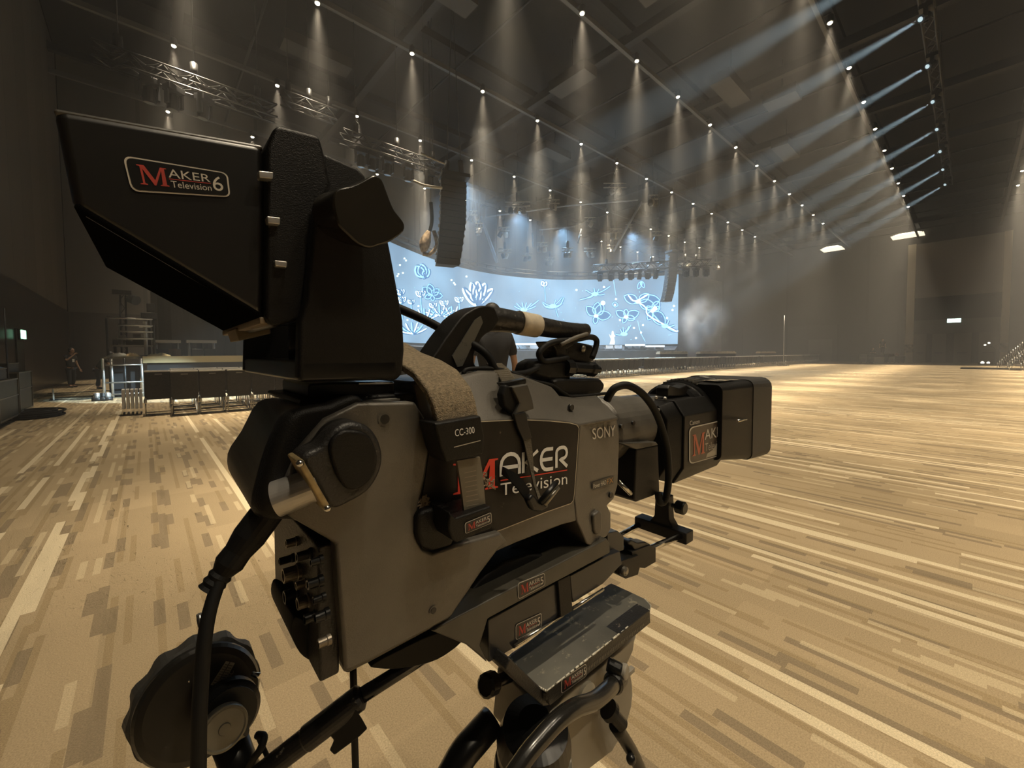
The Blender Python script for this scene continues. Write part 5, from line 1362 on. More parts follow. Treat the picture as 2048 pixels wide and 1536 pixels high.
# carry handle
b = MB(); slab(b, [(866, 714), (893, 674), (921, 637), (932, 627), (945, 619), (955, 614), (965, 611), (976, 611), (990, 615), (1000, 640), (985, 662), (974, 667), (964, 676), (955, 694), (949, 710), (949, 726), (956, 738), (972, 746), (866, 746)], 0.352, 0.388, blk); part('handle_post', P0, b, 0.006, 3, ).__setitem__('label', 'slanted rear post of the black carry handle')
b = MB(); slab(b, [(905, 712), (950, 640), (962, 632), (966, 645), (940, 700), (925, 732), (915, 734)], 0.3505, 0.353, mat('worn_grey_inlay', (0.085, 0.082, 0.07), 0.5, scratch=0.42, scratch_col=(0.02, 0.02, 0.02))); part('post_inlay', P0, b)
for (x0, y0, x1, y1) in ((921, 646, 940, 632), (914, 655, 930, 646)):
    b = MB(); b.cyl(Lp(x0, y0, 0.36), Lp(x1, y1, 0.36), 0.004, silv, n=10); part('slot_plate', P0, b)
hc = [(968, 638), (1000, 640), (1034, 645), (1073, 652), (1115, 659), (1150, 662), (1172, 660)]
hp = [Lp(x, y, 0.370) for x, y in hc]
rad = lambda t: 0.0148 - 0.0045 * t if t < 0.88 else 0.0105 - 0.012 * (t - 0.88)
b = MB(); b.tube(hp, rad, wrap, 18, 6)
o = part('handle_grip', P0, b)
b = MB(); b.tube([Lp(x, y, 0.370) for x, y in ((1035, 645), (1053, 648.5), (1073, 652))], 0.0146, tape, 18, 3); part('grip_tape', P0, b).__setitem__('label', 'cream tape band around the grip')
b = MB(); slab(b, [(1100, 682), (1133, 684), (1150, 672), (1150, 690), (1135, 700), (1140, 755), (1118, 758), (1112, 700)], 0.355, 0.385, blk); part('handle_front_post', P0, b, 0.003)
# accessory clamp on the front top
b = MB(); slab(b, [(1106, 762), (1118, 757), (1202, 757), (1211, 768), (1209, 780), (1202, 787), (1140, 793), (1112, 780)], 0.345, 0.40, blk); part('accessory_base', P0, b, 0.006, 3)
b = MB(); slab(b, [(1066, 752), (1072, 726), (1088, 718), (1130, 716), (1142, 730), (1146, 762), (1110, 764)], 0.35, 0.39, blk); part('accessory_pod', P0, b, 0.007, 3)
b = MB(); pa, pb_ = Lp(1128, 735, 0.352), Lp(1192, 739, 0.352); d = (pb_ - pa); b.lathe(pa, d, [(0, 0.011), (0.012, 0.0115), (0.018, 0.0085), (0.05, 0.0085), (0.052, 0.0105), (d.length * 0.9, 0.0105), (d.length * 0.92, 0.005), (d.length * 1.1, 0.005)], blk_s, 10); part('clamp_knob', P0, b)
b = MB(); slab(b, [(1120, 690), (1150, 682), (1188, 690), (1192, 720), (1175, 730), (1140, 722), (1122, 710)], 0.36, 0.39, blk); part('clamp_body', P0, b, 0.005, 3)
b = MB(); b.ball(Lp(1166, 698, 0.357), 0.0055, mat('dull_steel', (0.3, 0.28, 0.24), 0.3, 0.8), 12, 8, (1, .6, 1)); part('clamp_screw', P0, b)
# lens side items
b = MB(); ax_w = 0.372; ax_h = Lp(1255, 848, ax_w).z; s0 = Lp(1234, 850, 0.312).x
b.lathe((s0 - 0.01, ax_w, ax_h), (1, 0, 0), [(0, 0.052), (0.02, 0.052), (0.022, 0.047), (0.035, 0.047), (0.04, 0.050)], grey, 40); part('lens_mount', P0, b)
# ---------------------------------------------------------------- the lens
lt = thing('zoom_lens', RT @ Vector((0.66, ax_w, ax_h - 0.06)), 'black box-shaped zoom lens with a square hood mounted on the front of the broadcast camera', 'lens')
b = MB(); b.lathe((s0 + 0.028, ax_w, ax_h), (1, 0, 0), [(0, 0.049), (0.05, 0.049), (0.052, 0.046), (0.10, 0.046), (0.105, 0.040), (0.18, 0.040)], grey2, 40); part('rear_barrel', lt, b)
for (x, y) in ((1266, 846), (1243, 853)):
    b = MB(); c = Lp(x, y, 0.324); b.cyl(c + Vector((0, -0.002, 0)), c + Vector((0, 0.004, 0)), 0.0032, ink_k, n=14); part('screw_hole', lt, b)
b = MB(); slab(b, [(1273, 898), (1317, 889), (1320, 985), (1308, 992), (1273, 1005), (1268, 1000)], 0.316, 0.40, blk); part('servo_grip', lt, b, 0.003, 3)
b = MB(); slab(b, [(1244, 887), (1312, 884), (1317, 890), (1273, 899)], 0.316, 0.39, grey2); part('grip_top', lt, b, 0.001)
b = MB(); b.ball(Lp(1264, 890, 0.33), 0.003, silv, 10, 6); part('screw', lt, b)
b = MB(); b.cyl(Lp(1236, 962, 0.325), Lp(1262, 988, 0.315), 0.0032, chr_, n=12); part('chrome_lever', lt, b)
sr, sf = Lp(1369, 833, 0.305).x, Lp(1455, 818, 0.305).x
hN0, hN1 = Lp(1369, 833, 0.305).z, Lp(1369, 937, 0.305).z
hT, hB = hN0 + 0.024, Lp(1357, 969, 0.315).z
prof = [(0.305, hN0), (0.322, hT), (0.420, hT), (0.437, hN0), (0.437, hN1), (0.418, hB), (0.322, hB), (0.305, hN1)]
b = MB(); b.rings([[Vector((s_, w, h)) for w, h in prof] for s_ in (sr, sf)], blk); part('lens_housing', lt, b, 0.002)
b = MB(); b.rings([[Vector((s_, 0.372 + (w - 0.371) * k, ax_h - 0.012 + (h - ax_h + 0.012) * k)) for w, h in prof] for s_, k in ((sr - 0.035, 0.86), (sr, 0.97))], blk); part('rear_cover', lt, b, 0.002)
b = MB(); b.lathe((sf - 0.09, ax_w, ax_h), (1, 0, 0), [(0, 0.055), (0.004, 0.060), (0.03, 0.060), (0.032, 0.063), (0.06, 0.063), (0.062, 0.066), (0.12, 0.068), (0.125, 0.071), (0.14, 0.071), (0.145, 0.066)], blk_s, 48); part('focus_barrel', lt, b)
for i in range(9):
    b = MB(); a = math.radians(62 + i * 7); c = Vector((sf - 0.03, ax_w - 0.066 * math.cos(a), ax_h + 0.066 * math.sin(a))); b.box(c, (0.045, 0.003, 0.003), mat('dull_steel')); part('grip_rib', lt, b)
b = MB(); slab(b, [(1336, 778), (1340, 770), (1352, 774), (1360, 776), (1374, 770), (1385, 778), (1385, 792), (1336, 793)], 0.34, 0.362, blk_s); part('ring_lever', lt, b, 0.002)
for (x, y) in ((1312, 795), (1330, 797), (1392, 789)):
    b = MB(); b.ball(Lp(x, y, 0.335), 0.003, silv, 10, 6); part('screw', lt, b)
b = MB(); c = Lp(1334, 817, 0.33); b.ball((sr - 0.035, c.y, c.z), 0.003, chr_, 10, 6); part('screw', lt, b)
# label on the housing
q = Quad([(1378, 855), (1452, 838), (1451, 908), (1378, 929)], 0.3045); b = MB()
q.rrect(b, 0, 0, 1, 1, 0.10, 0.12, ink_w, 0.0004); q.rrect(b, 0.02, 0.028, 0.98, 0.972, 0.09, 0.11, mat('label_brown', (0.045, 0.03, 0.02), 0.4), 0.0007)
q.poly(b, [(0.42, 0.06), (0.90, 0.05), (0.965, 0.12), (0.965, 0.52), (0.85, 0.50), (0.80, 0.38), (0.70, 0.36), (0.62, 0.24), (0.45, 0.16)], mat('worn_label_patch', (0.36, 0.32, 0.25), 0.5), 0.0009)
M_at(q, b, 0.07, 0.20, 0.38, 0.78, mat('faded_red', (0.42, 0.11, 0.06), 0.5), 0.0012); q.text(b, 'AKER', 0.38, 0.56, 0.96, 0.84, ink_w, 0.0012); q.text(b, 'Televi', 0.39, 0.24, 0.72, 0.46, mat('faded_white', (0.4, 0.36, 0.3), 0.5), 0.0012)
b.build('housing_label', lt, T=RT, recalc=False)
q = Quad([(1379, 842), (1430, 831), (1430, 839), (1379, 851)], 0.3045); b = MB(); q.text(b, 'Canon', 0.0, 0.0, 0.36, 1.0, ink_w, 0.0006); q.text(b, 'HJ ZOOM LENS', 0.42, 0.15, 0.86, 0.62, ink_d, 0.0006) if False else None; b.build('maker_lettering', lt, T=RT, recalc=False)
# square hood
wn, wf_ = 0.286, 0.460
wf_ = Lp(1312, 768, Lp(1457, 800, wn).x, 0).y
s_a, s_b, s_c = Lp(1457, 800, wn).x, Lp(1506, 800, wn).x, Lp(1539, 800, wn).x
ht, hb = Lp(1505, 761, wn).z, Lp(1505, 920, wn).z
def rr(s_, w0, w1, h0, h1, r):
    pts = []
    for cw, ch, a0 in ((w1 - r, h1 - r, 0), (w0 + r, h1 - r, 90), (w0 + r, h0 + r, 180), (w1 - r, h0 + r, 270)):
        for k in range(5):
            a = math.radians(a0 + 22.5 * k); pts.append(Vector((s_, cw + r * math.cos(a), ch + r * math.sin(a))))
    return pts
b = MB(); R_ = [rr(s_a, wn + 0.01, wf_ - 0.01, hb + 0.016, ht - 0.004, 0.012), rr(s_b, wn, wf_, hb, ht, 0.014)]
b.rings(R_, blk); part('hood', lt, b, 0.001)
b = MB(); R_ = [rr(s_b, wn - 0.001, wf_ + 0.001, hb - 0.001, ht + 0.001, 0.014), rr(s_c, wn - 0.004, wf_ + 0.004, hb - 0.008, ht + 0.003, 0.02), rr(s_c, wn + 0.003, wf_ - 0.003, hb, ht - 0.004, 0.016), rr(s_b + 0.002, wn + 0.003, wf_ - 0.003, hb + 0.004, ht - 0.004, 0.014)]
b.rings(R_, mat('hood_rubber', (0.03, 0.029, 0.028), 0.55)); part('hood_lip', lt, b)
b = MB(); b.add([Vector((s_a + 0.03, wn + 0.03, ht + 0.0006)), Vector((s_b - 0.01, wn + 0.02, ht + 0.0010)), Vector((s_b - 0.02, wf_ - 0.05, ht + 0.0010)), Vector((s_a + 0.05, wf_ - 0.04, ht + 0.0006))], [(0, 1, 2, 3)], mat('worn_cream_top', (0.50, 0.43, 0.31), 0.5, noise=0.4, nscale=40, scratch=0.52, scratch_col=(0.03, 0.03, 0.03))); part('hood_top_label', lt, b)
b = MB(); b.cyl(Lp(1474, 842, 0.283), Lp(1492, 839, 0.283), 0.0024, chr_, n=10); part('hood_pin', lt, b)
# cable over the mount
ct = MB(); ct.tube([Lp(x, y, w) for x, y, w in ((1214, 800, .325), (1220, 788, .32), (1232, 775, .315), (1256, 771, .308), (1284, 787, .302), (1308, 818, .300), (1325, 860, .300), (1335, 905, .300), (1337, 956, .300), (1333, 990, .304), (1327, 1004, .308), (1319, 1003, .31), (1316, 985, .312))], 0.0052, rub, 12, 6)
tag(ct.build('lens_cable', T=RT), 'thick black cable looping over the lens mount down to the lens grip', 'cable')
# ---------------------------------------------------------------- viewfinder
vf = thing('viewfinder', RT @ Lp(700, 760, 0.40), 'large black studio viewfinder with a long hood mounted on top of the broadcast camera', 'viewfinder')
vn, vfar = 0.310, 0.500
hs = [(104, 213), (526, 289), (532, 400), (530, 560), (527, 639), (145, 413)]
S0 = ring_px(hs, vn)
b = MB(); b.rings([S0, [Vector((p.x, vn + 0.012, p.z)) for p in S0]], mat('hood_paint', (0.009, 0.0085, 0.008), 0.3, spec=0.8)); part('hood_near_side', vf, b, 0.005, 5)
b = MB(); b.rings([[Vector((p.x, vfar - 0.003, p.z)) for p in S0], [Vector((p.x, vfar, p.z)) for p in S0]], blk_s); part('hood_far_side', vf, b, 0.001)
def plate(b, p, q, th, M, w0=vn, w1=vfar):
    d = (q - p).normalized(); n_ = Vector((-d.z, 0, d.x)) * th
    b.rings([[Vector((r.x, w, r.z)) for r in (p, q, q - n_, p - n_)] for w in (w0, w1)], M)
b = MB(); plate(b, S0[0], S0[1], 0.003, mat('hood_top_gloss', (0.045, 0.042, 0.036), 0.3), vn + 0.001); part('hood_top', vf, b, 0.0015, 3)
b = MB(); plate(b, S0[4], S0[5], 0.003, mat('hood_felt', (0.003, 0.003, 0.003), 1.0, spec=0.0)); part('hood_underside', vf, b, 0.001)
b = MB(); c = S0[4]; b.box((c.x + 0.001, (vn + vfar) / 2, c.z - 0.001), (0.007, vfar - vn + 0.004, 0.005), mat('tan_lip', (0.20, 0.155, 0.10), 0.6)); part('hood_lip', vf, b, 0.001)
b = MB(); x_ = S0[1].x - 0.004; b.box((x_, (vn + vfar) / 2, (S0[1].z + S0[4].z) / 2), (0.003, vfar - vn - 0.01, S0[1].z - S0[4].z - 0.01), mat('screen_glass', (0.01, 0.012, 0.014), 0.08)); part('screen', vf, b)
b = MB(); slab(b, [(470, 657), (540, 643), (542, 667), (478, 682)], 0.40, 0.45, mat('tan_lip')); part('hood_catch', vf, b, 0.001)
logo('viewfinder_sticker', vf, [(245, 311), (455, 346), (461, 395), (263, 383)], vn - 0.0004, '6', 'rounded black sticker with red and white lettering and a white 6')
b = MB(); slab(b, [(549, 252), (560, 250), (640, 271), (649, 305), (663, 370), (640, 420), (626, 436), (611, 604), (604, 640), (548, 656), (530, 640), (533, 292)], 0.304, 0.506, blk); part('screen_bezel', vf, b, 0.003, 3)
for (x0, y0, x1, y1) in ((517, 341, 547, 358), (534, 432, 561, 449), (549, 520, 575, 535)):
    b = MB(); slab(b, [(x0, y0), (x1, y0 + 3), (x1 - 1, y1), (x0 + 2, y1 - 3)], 0.299, 0.306, silv); part('hood_clip', vf, b, 0.0006)
b = MB(); slab(b, [(645, 304), (716, 335), (733, 352), (740, 400), (735, 480), (640, 480)], 0.318, 0.492, blk); part('rear_housing', vf, b, 0.003, 3)
# yoke: near arm, far arm and base
arm = [(634, 400), (760, 400), (781, 497), (800, 600), (807, 640), (810, 700), (806, 748), (796, 760), (600, 764), (596, 756), (599, 640), (612, 600), (628, 436)]
b = MB(); slab(b, arm, 0.292, 0.3035, blk); part('yoke_arm', vf, b, 0.003, 3)
A0 = ring_px(arm, 0.292)
b = MB(); b.rings([[Vector((p.x, w, p.z)) for p in A0] for w in (0.507, 0.517)], blk); part('yoke_arm', vf, b, 0.003)
bx0, bx1, bz0, bz1 = A0[8].x, A0[7].x, A0[8].z, A0[8].z + 0.014
b = MB(); b.box(((bx0 + bx1) / 2, 0.404, (bz0 + bz1) / 2), (bx1 - bx0, 0.224, bz1 - bz0), blk_s); part('yoke_base', vf, b, 0.002)
b = MB(); b.cyl((bx0 + 0.03, 0.40, bz1), (bx0 + 0.03, 0.40, bz1 + 0.03), 0.012, blk_s, n=24); b.lathe((bx0 + 0.03, 0.40, bz1 + 0.03), (0, 0, 1), [(0, 0.02), (0.012, 0.02), (0.016, 0.012)], blk_s, 24); part('pivot', vf, b)
b = MB(); slab(b, [(617, 768), (660, 765), (790, 763), (791, 798), (660, 800), (617, 797)], 0.335, 0.42, blk_s); part('swivel_mount', vf, b, 0.002)
b = MB(); slab(b, [(718, 766), (788, 765), (788, 768), (718, 769)], 0.3335, 0.336, silv); part('mount_edge', vf, b)
# star knob
star = [(676, 378), (700, 373), (722, 363), (738, 354), (751, 351), (762, 359), (770, 378), (778, 400), (788, 422), (800, 437), (808, 450), (806, 464), (792, 476), (775, 486), (755, 492), (738, 497), (716, 490), (694, 470), (676, 452), (668, 428), (664, 402), (667, 386)]
star = sm(star, 2); r0 = ring_px(star, 0.262); cc = sum(r0, Vector()) / len(r0)
bc = Lp(672, 432, 0.292); rb_ = 0.0155
back_ring = []
for i, p in enumerate(r0):
    d = Vector((p.x - cc.x, 0, p.z - cc.z)).normalized(); back_ring.append(bc + d * rb_)
mid = [Vector((p.x * 0.85 + q_.x * 0.15, 0.268, p.z * 0.85 + q_.z * 0.15)) for p, q_ in zip(r0, back_ring)]
mid2 = [Vector((p.x * 0.97 + cc.x * 0.03, 0.2605, p.z * 0.97 + cc.z * 0.03)) for p in r0]
b = MB(); b.rings([back_ring, [Vector((p.x * 0.45 + q_.x * 0.55, 0.282, p.z * 0.45 + q_.z * 0.55)) for p, q_ in zip(r0, back_ring)], mid, r0, mid2], mat('knob_black', (0.016, 0.014, 0.010), 0.22, spec=0.6)); part('tilt_knob', vf, b, 0.003, 3)
vc = MB(); vc.tube([Lp(x, y, w) for x, y, w in ((770, 606, .43), (800, 618, .42), (850, 640, .40), (893, 663, .385), (932, 682, .36), (963, 700, .345), (980, 718, .34), (992, 740, .338), (1020, 748, .34), (1050, 746, .345), (1076, 736, .35))], lambda t: 0.0052 - 0.0018 * t, rub, 12, 6)
tag(vc.build('viewfinder_cable', T=RT), 'thick black cable running from the viewfinder down to the base of the carry handle', 'cable')
ml = MB(); ml.tube([Lp(x, y, 0.352) for x, y in ((1135, 716), (1100, 722), (1086, 722), (1078, 708), (1088, 694), (1110, 684), (1145, 680), (1180, 674), (1193, 681), (1190, 700), (1184, 716))], 0.0040, rub, 10, 6)
ml.tube([Lp(x, y, 0.349) for x, y in ((1120, 690), (1150, 676), (1174, 668))], 0.0028, mat('grey_cable', (0.12, 0.11, 0.09), 0.5), 10, 4)
tag(ml.build('microphone_cable', T=RT), 'black cable looped around the clamp in front of the carry handle', 'cable')
# ---------------------------------------------------------------- brown strap with its holder
st = thing('support_strap', RT @ Lp(930, 1080, 0.28), 'padded brown fabric strap arching over the camera side into a black buckle holder', 'strap')
lft = [(800, 690, .395), (806, 712, .36), (812, 728, .325), (822, 749, .300), (841, 785, .282), (850, 812, .276), (872, 850, .272)]
s_l, s_r = Lp(872, 850, .272).x, Lp(954, 836, .272).x
hh = [(Lp(x, y, w).z, w) for x, y, w in lft]
def band(b, path, sa, sb_, th, M):
    """path of (w,h): a strap of width sa..sb_ along the camera"""
    P = [Vector((0, w, h)) for w, h in path]; rs = []
    for i, p in enumerate(P):
        d = (P[min(i + 1, len(P) - 1)] - P[max(i - 1, 0)]).normalized(); n_ = Vector((0, -d.z, d.y)) * th / 2
        sa_ = sa[i] if isinstance(sa, list) else sa; sb2 = sb_[i] if isinstance(sb_, list) else sb_
        rs.append([Vector((sa_, 0, 0)) + p - n_, Vector((sb2, 0, 0)) + p - n_, Vector((sb2, 0, 0)) + p + n_, Vector((sa_, 0, 0)) + p + n_])
    b.rings(rs, M, smooth=False)
path = [(w, h) for h, w in hh]
Q = []
for i in range(len(path) - 1):
    for k in range(3): t_ = k / 3; Q.append((path[i][0] + (path[i + 1][0] - path[i][0]) * t_, path[i][1] + (path[i + 1][1] - path[i][1]) * t_))
Q.append(path[-1]); n_q = len(Q)
sl = [Lp(812, 700, .34).x * 0 + s_l + 0.0 - 0.010 * (1 - i / (n_q - 1)) for i in range(n_q)]; sr_ = [s_r - 0.002 * (1 - i / (n_q - 1)) for i in range(n_q)]
b = MB(); band(b, Q, sl, sr_, 0.007, padf); part('padded_strap', st, b, 0.002, 3)
b = MB(); slab(b, [(869, 847), (962, 831), (969, 870), (968, 908), (893, 926), (884, 905)], 0.2625, 0.288, blk); o = part('strap_cover', st, b, 0.002, 3)
q = Quad([(909, 859), (948, 853), (949, 866), (910, 873)], 0.262); b = MB(); q.text(b, 'CC-300', 0, 0, 1, 1, wl, 0.0003); b.build('cover_lettering', st, T=RT, recalc=False)
b = MB(); edge_line(b, [(908, 894.5), (961, 881)], 0.2618, 0.0007, silv); b.build('cover_line', st, T=RT, recalc=False)
b = MB(); slab(b, [(914, 922), (960, 914), (966, 950), (971, 1008), (929, 1026), (922, 970)], 0.270, 0.2725, rubs); part('ribbed_strap', st, b)
b = MB()
for i in range(8): y = 942 + i * 9.5; edge_line(b, [(929 + i * 0.6, y + 4), (952 + i * 0.8, y - 1)], 0.2697, 0.0006, mat('rib_line', (0.3, 0.26, 0.19), 0.5))
b.build('strap_ribs', st, T=RT, recalc=False)
b = MB(); slab(b, [(899, 1024), (912, 1036), (983, 1012), (986, 1050), (982, 1058), (914, 1086), (905, 1080), (897, 1060)], 0.262, 0.295, blk); part('buckle_holder', st, b, 0.002, 3)
b = MB(); slab(b, [(834, 1030), (850, 1020), (900, 1008), (912, 1030), (908, 1092), (866, 1104), (845, 1096), (834, 1070)], 0.285, 0.300, blk); part('holder_base', st, b, 0.004, 3)
logo('holder_sticker', st, [(929, 1046), (982, 1024), (983, 1046), (930, 1068)], 0.2616, '5', 'small black sticker with red and white lettering and a white 5')
b = MB(); rr_ = random.Random(5)
for i in range(14): c = Lp(845 + rr_.uniform(-8, 14), 1003 + rr_.uniform(-10, 20), 0.292); b.tube([c + Vector((rr_.uniform(-.004, .004), 0, rr_.uniform(-.004, .004))) for _ in range(4)], 0.0007, mat('lint', (0.25, 0.19, 0.13), 0.95), 5, 3)
for i in range(12): c = Lp(976 + rr_.uniform(-8, 10), 962 + rr_.uniform(-12, 10), 0.292); b.tube([c + Vector((rr_.uniform(-.004, .004), 0, rr_.uniform(-.004, .004))) for _ in range(4)], 0.0006, mat('lint'), 5, 3)
part('lint', st, b).__setitem__('kind', 'stuff')
# ---------------------------------------------------------------- hanging webbing with clip
wt = thing('webbing_strap', RT @ Lp(1080, 1020, 0.285), 'grey webbing strap with a black side-release buckle hanging over the camera side', 'strap')
b = MB()
def ribbonpx(b, L_pts, R_pts, th, M):
    rs = []
    for (a, c) in zip(L_pts, R_pts):
        p, q_ = Lp(*a), Lp(*c); rs.append([p, q_, q_ + Vector((0, th, 0)), p + Vector((0, th, 0))])
    b.rings(rs, M)
ribbonpx(b, [(974, 728, .345), (990, 740, .335), (1000, 752, .325), (1006, 766, .316)], [(1003, 726, .345), (1018, 738, .335), (1026, 750, .325), (1033, 762, .316)], 0.002, webm)
part('webbing', wt, b)
b = MB()
for i in range(9): t_ = i / 9; edge_line(b, [(978 + 28 * t_, 731 + 32 * t_), (1005 + 27 * t_, 728 + 33 * t_)], 0.343 - 0.028 * t_, 0.0012, mat('web_rib', (0.24, 0.21, 0.155), 0.9))
b.build('webbing_ribs', wt, T=RT, recalc=False)
b = MB(); slab(b, [(1004, 766), (1052, 757), (1054, 766), (1046, 772), (1010, 774)], 0.306, 0.316, blk_s); part('slide_bar', wt, b, 0.001)
b = MB(); slab(b, [(1012, 768), (1024, 774), (1040, 796), (1044, 806), (1040, 818), (1034, 824), (1026, 830), (1008, 812), (1004, 790)], 0.300, 0.310, rub); part('buckle_side', wt, b, 0.003, 3)
b = MB(); slab(b, [(1024, 774), (1056, 768), (1066, 800), (1069, 818), (1050, 824), (1030, 830), (1040, 806)], 0.296, 0.304, mat('buckle_grey', (0.055, 0.052, 0.045), 0.4)); part('buckle_plate', wt, b, 0.0015)
b = MB(); slab(b, [(1028, 828), (1052, 824), (1058, 850), (1064, 876), (1048, 882), (1036, 856)], 0.294, 0.298, blk_s); part('lower_tab', wt, b, 0.001)
b = MB(); ribbonpx(b, [(1048, 880, .295), (1054, 910, .294), (1062, 945, .292), (1068, 970, .288), (1078, 1002, .282)], [(1062, 877, .295), (1066, 910, .294), (1068, 945, .292), (1073, 970, .288), (1084, 1000, .282)], 0.0015, webm); part('narrow_tape', wt, b)
b = MB(); ribbonpx(b, [(1008, 934, .292), (1028, 944, .285), (1046, 960, .280), (1060, 980, .277)], [(1006, 950, .292), (1022, 962, .285), (1038, 980, .280), (1054, 1002, .277)], 0.0025, rub); part('loose_strap', wt, b)
b = MB(); slab(b, [(1056, 1000), (1066, 988), (1080, 1002), (1096, 1006), (1100, 1014), (1084, 1024), (1066, 1022)], 0.272, 0.280, blk_s); part('end_buckle', wt, b, 0.003, 3)
b = MB(); b.cyl(Lp(1080, 1006, .272), Lp(1112, 966, .270), 0.0032, blk_s, n=12); b.cyl(Lp(1088, 1010, .272), Lp(1116, 974, .270), 0.0026, mat('dull_steel'), n=12); part('end_prong', wt, b)
# ---------------------------------------------------------------- cables at the back
bk = MB(); bk.lathe(Lp(540, 1018, .315), Lp(452, 1136, .315) - Lp(540, 1018, .315), [(0, 0.0105), (0.02, 0.0105), (0.03, 0.0085), (0.038, 0.009), (0.042, 0.0072)] + [(0.044 + 0.0022 * i, 0.0072 if i % 2 else 0.0062) for i in range(6)], rub, 20)
e0 = Lp(455, 1132, .315)
bk.tube([e0, Lp(440, 1160, .312), Lp(420, 1220, .306), Lp(408, 1290, .30), Lp(402, 1370, .295), Lp(398, 1450, .29), Lp(396, 1620, .285)], 0.0040, rub, 12, 6)
tag(bk.build('power_cable', T=RT), 'thick black cable with a ribbed boot hanging from the rear of the camera', 'cable')
bk = MB(); bk.tube([Lp(706, 1330, .36), Lp(708, 1400, .36), Lp(709, 1470, .36), Lp(714, 1620, .36)], 0.0030, rub, 10, 5)
tag(bk.build('thin_cable', T=RT), 'thin black cable hanging straight down from under the camera body', 'cable')
# ---------------------------------------------------------------- tripod adapter, rods and support
ad = thing('tripod_adapter', RT @ Lp(1080, 1290, 0.36), 'dark quick-release adapter with chrome rods under the broadcast camera', 'adapter')
ol = mat('adapter_olive', (0.05, 0.046, 0.036), 0.4, noise=0.15, nscale=30); bl_ = mat('adapter_blue_black', (0.020, 0.021, 0.024), 0.35, noise=0.2, nscale=20)
b = MB(); slab(b, [(862, 1262), (900, 1241), (1214, 1077), (1220, 1088), (1220, 1106), (1042, 1202), (976, 1238), (960, 1292), (976, 1326), (933, 1290)], 0.298, 0.438, ol); part('camera_shoe', ad, b, 0.0015)
logo('shoe_sticker', ad, [(1035, 1166), (1089, 1145), (1090, 1170), (1036, 1199)], 0.2976, '5', 'small black sticker on the upper rail with a white 5')
b = MB(); slab(b, [(976, 1240), (1122, 1160), (1128, 1230), (1030, 1296), (978, 1326)], 0.304, 0.43, bl_); part('lower_block', ad, b, 0.0015)
logo('block_sticker', ad, [(1031, 1249), (1083, 1225), (1083, 1253), (1031, 1281)], 0.3036, '5', 'small black sticker on the lower block with a white 5')
b = MB(); slab(b, [(1116, 1162), (1140, 1150), (1146, 1222), (1122, 1236)], 0.300, 0.43, blk); part('cross_post', ad, b, 0.001)
b = MB(); slab(b, [(1140, 1152), (1214, 1112), (1240, 1102), (1244, 1128), (1206, 1168), (1146, 1206)], 0.306, 0.42, bl_); part('front_rail', ad, b, 0.001)
b = MB(); slab(b, [(1215, 1066), (1236, 1062), (1248, 1073), (1248, 1100), (1216, 1112)], 0.315, 0.41, bl_); part('upper_block', ad, b, 0.001)
for (x0, y0, x1, y1, w) in ((1027, 1292, 1126, 1230, 0.302), (1144, 1218, 1206, 1179, 0.302)):
    b = MB(); b.cyl(Lp(x0, y0, w), Lp(x1, y1, w), 0.0022, chr_, n=12); part('lower_rod', ad, b)
for (x0, y0, x1, y1, w) in ((1244, 1121, 1362, 1071, 0.326), (1210, 1088, 1284, 1046, 0.405)):
    b = MB(); b.cyl(Lp(x0, y0, w), Lp(x1, y1, w), 0.0050, chr_, n=18); part('support_rod', ad, b)
b = MB(); slab(b, [(1238, 1124), (1278, 1110), (1280, 1136), (1276, 1150), (1252, 1158), (1239, 1150)], 0.312, 0.345, blk); part('rod_clamp', ad, b, 0.001)
b = MB(); c = Lp(1247, 1141, 0.311); b.lathe(c, (0, -1, 0), [(0, 0.006), (0.004, 0.006), (0.006, 0.003)], mat('dull_steel'), 14); part('clamp_screw', ad, b)
b = MB(); slab(b, [(1264, 1104), (1300, 1090), (1312, 1096), (1312, 1124), (1290, 1137), (1266, 1134)], 0.316, 0.35, blk); part('rod_clamp', ad, b, 0.001)
b = MB(); slab(b, [(1256, 1084), (1264, 1080), (1276, 1086), (1292, 1084), (1303, 1090), (1306, 1104), (1296, 1112), (1272, 1106), (1264, 1092), (1257, 1090)], 0.318, 0.336, blk_s); part('wing_knob', ad, b, 0.003, 3)
# end bracket
sbk = Lp(1372, 1068, 0.322).x
def Lsx(px, py, s_): return Lp(px, py, s_, 0)
pA, pB = Lsx(1372, 1060, sbk), Lsx(1283, 1036, sbk)
b = MB(); hm = (pA.z + pB.z) / 2 - 0.008; b.box((sbk, (pA.y + pB.y) / 2, hm), (0.026, abs(pA.y - pB.y) + 0.014, 0.02), blk); part('bracket_bar', ad, b, 0.002)
u0, u1 = Lsx(1328, 1050, sbk), Lsx(1328, 988, sbk)
b = MB(); b.rings([[Vector((sbk + a, u0.y + c, h_)) for a, c in ((-0.010, -w2_), (0.010, -w2_), (0.010, w2_), (-0.010, w2_))] for h_, w2_ in ((hm + 0.008, 0.024), (hm + 0.022, 0.014), (u1.z, 0.012))], blk); part('bracket_post', ad, b, 0.002)
b = MB(); c = Lsx(1344, 1010, sbk - 0.002); b.lathe(c, (0, -1, 0), [(0, 0.004), (0.008, 0.004), (0.009, 0.011), (0.022, 0.011), (0.024, 0.009)], blk_s, 20); part('bracket_knob', ad, b)
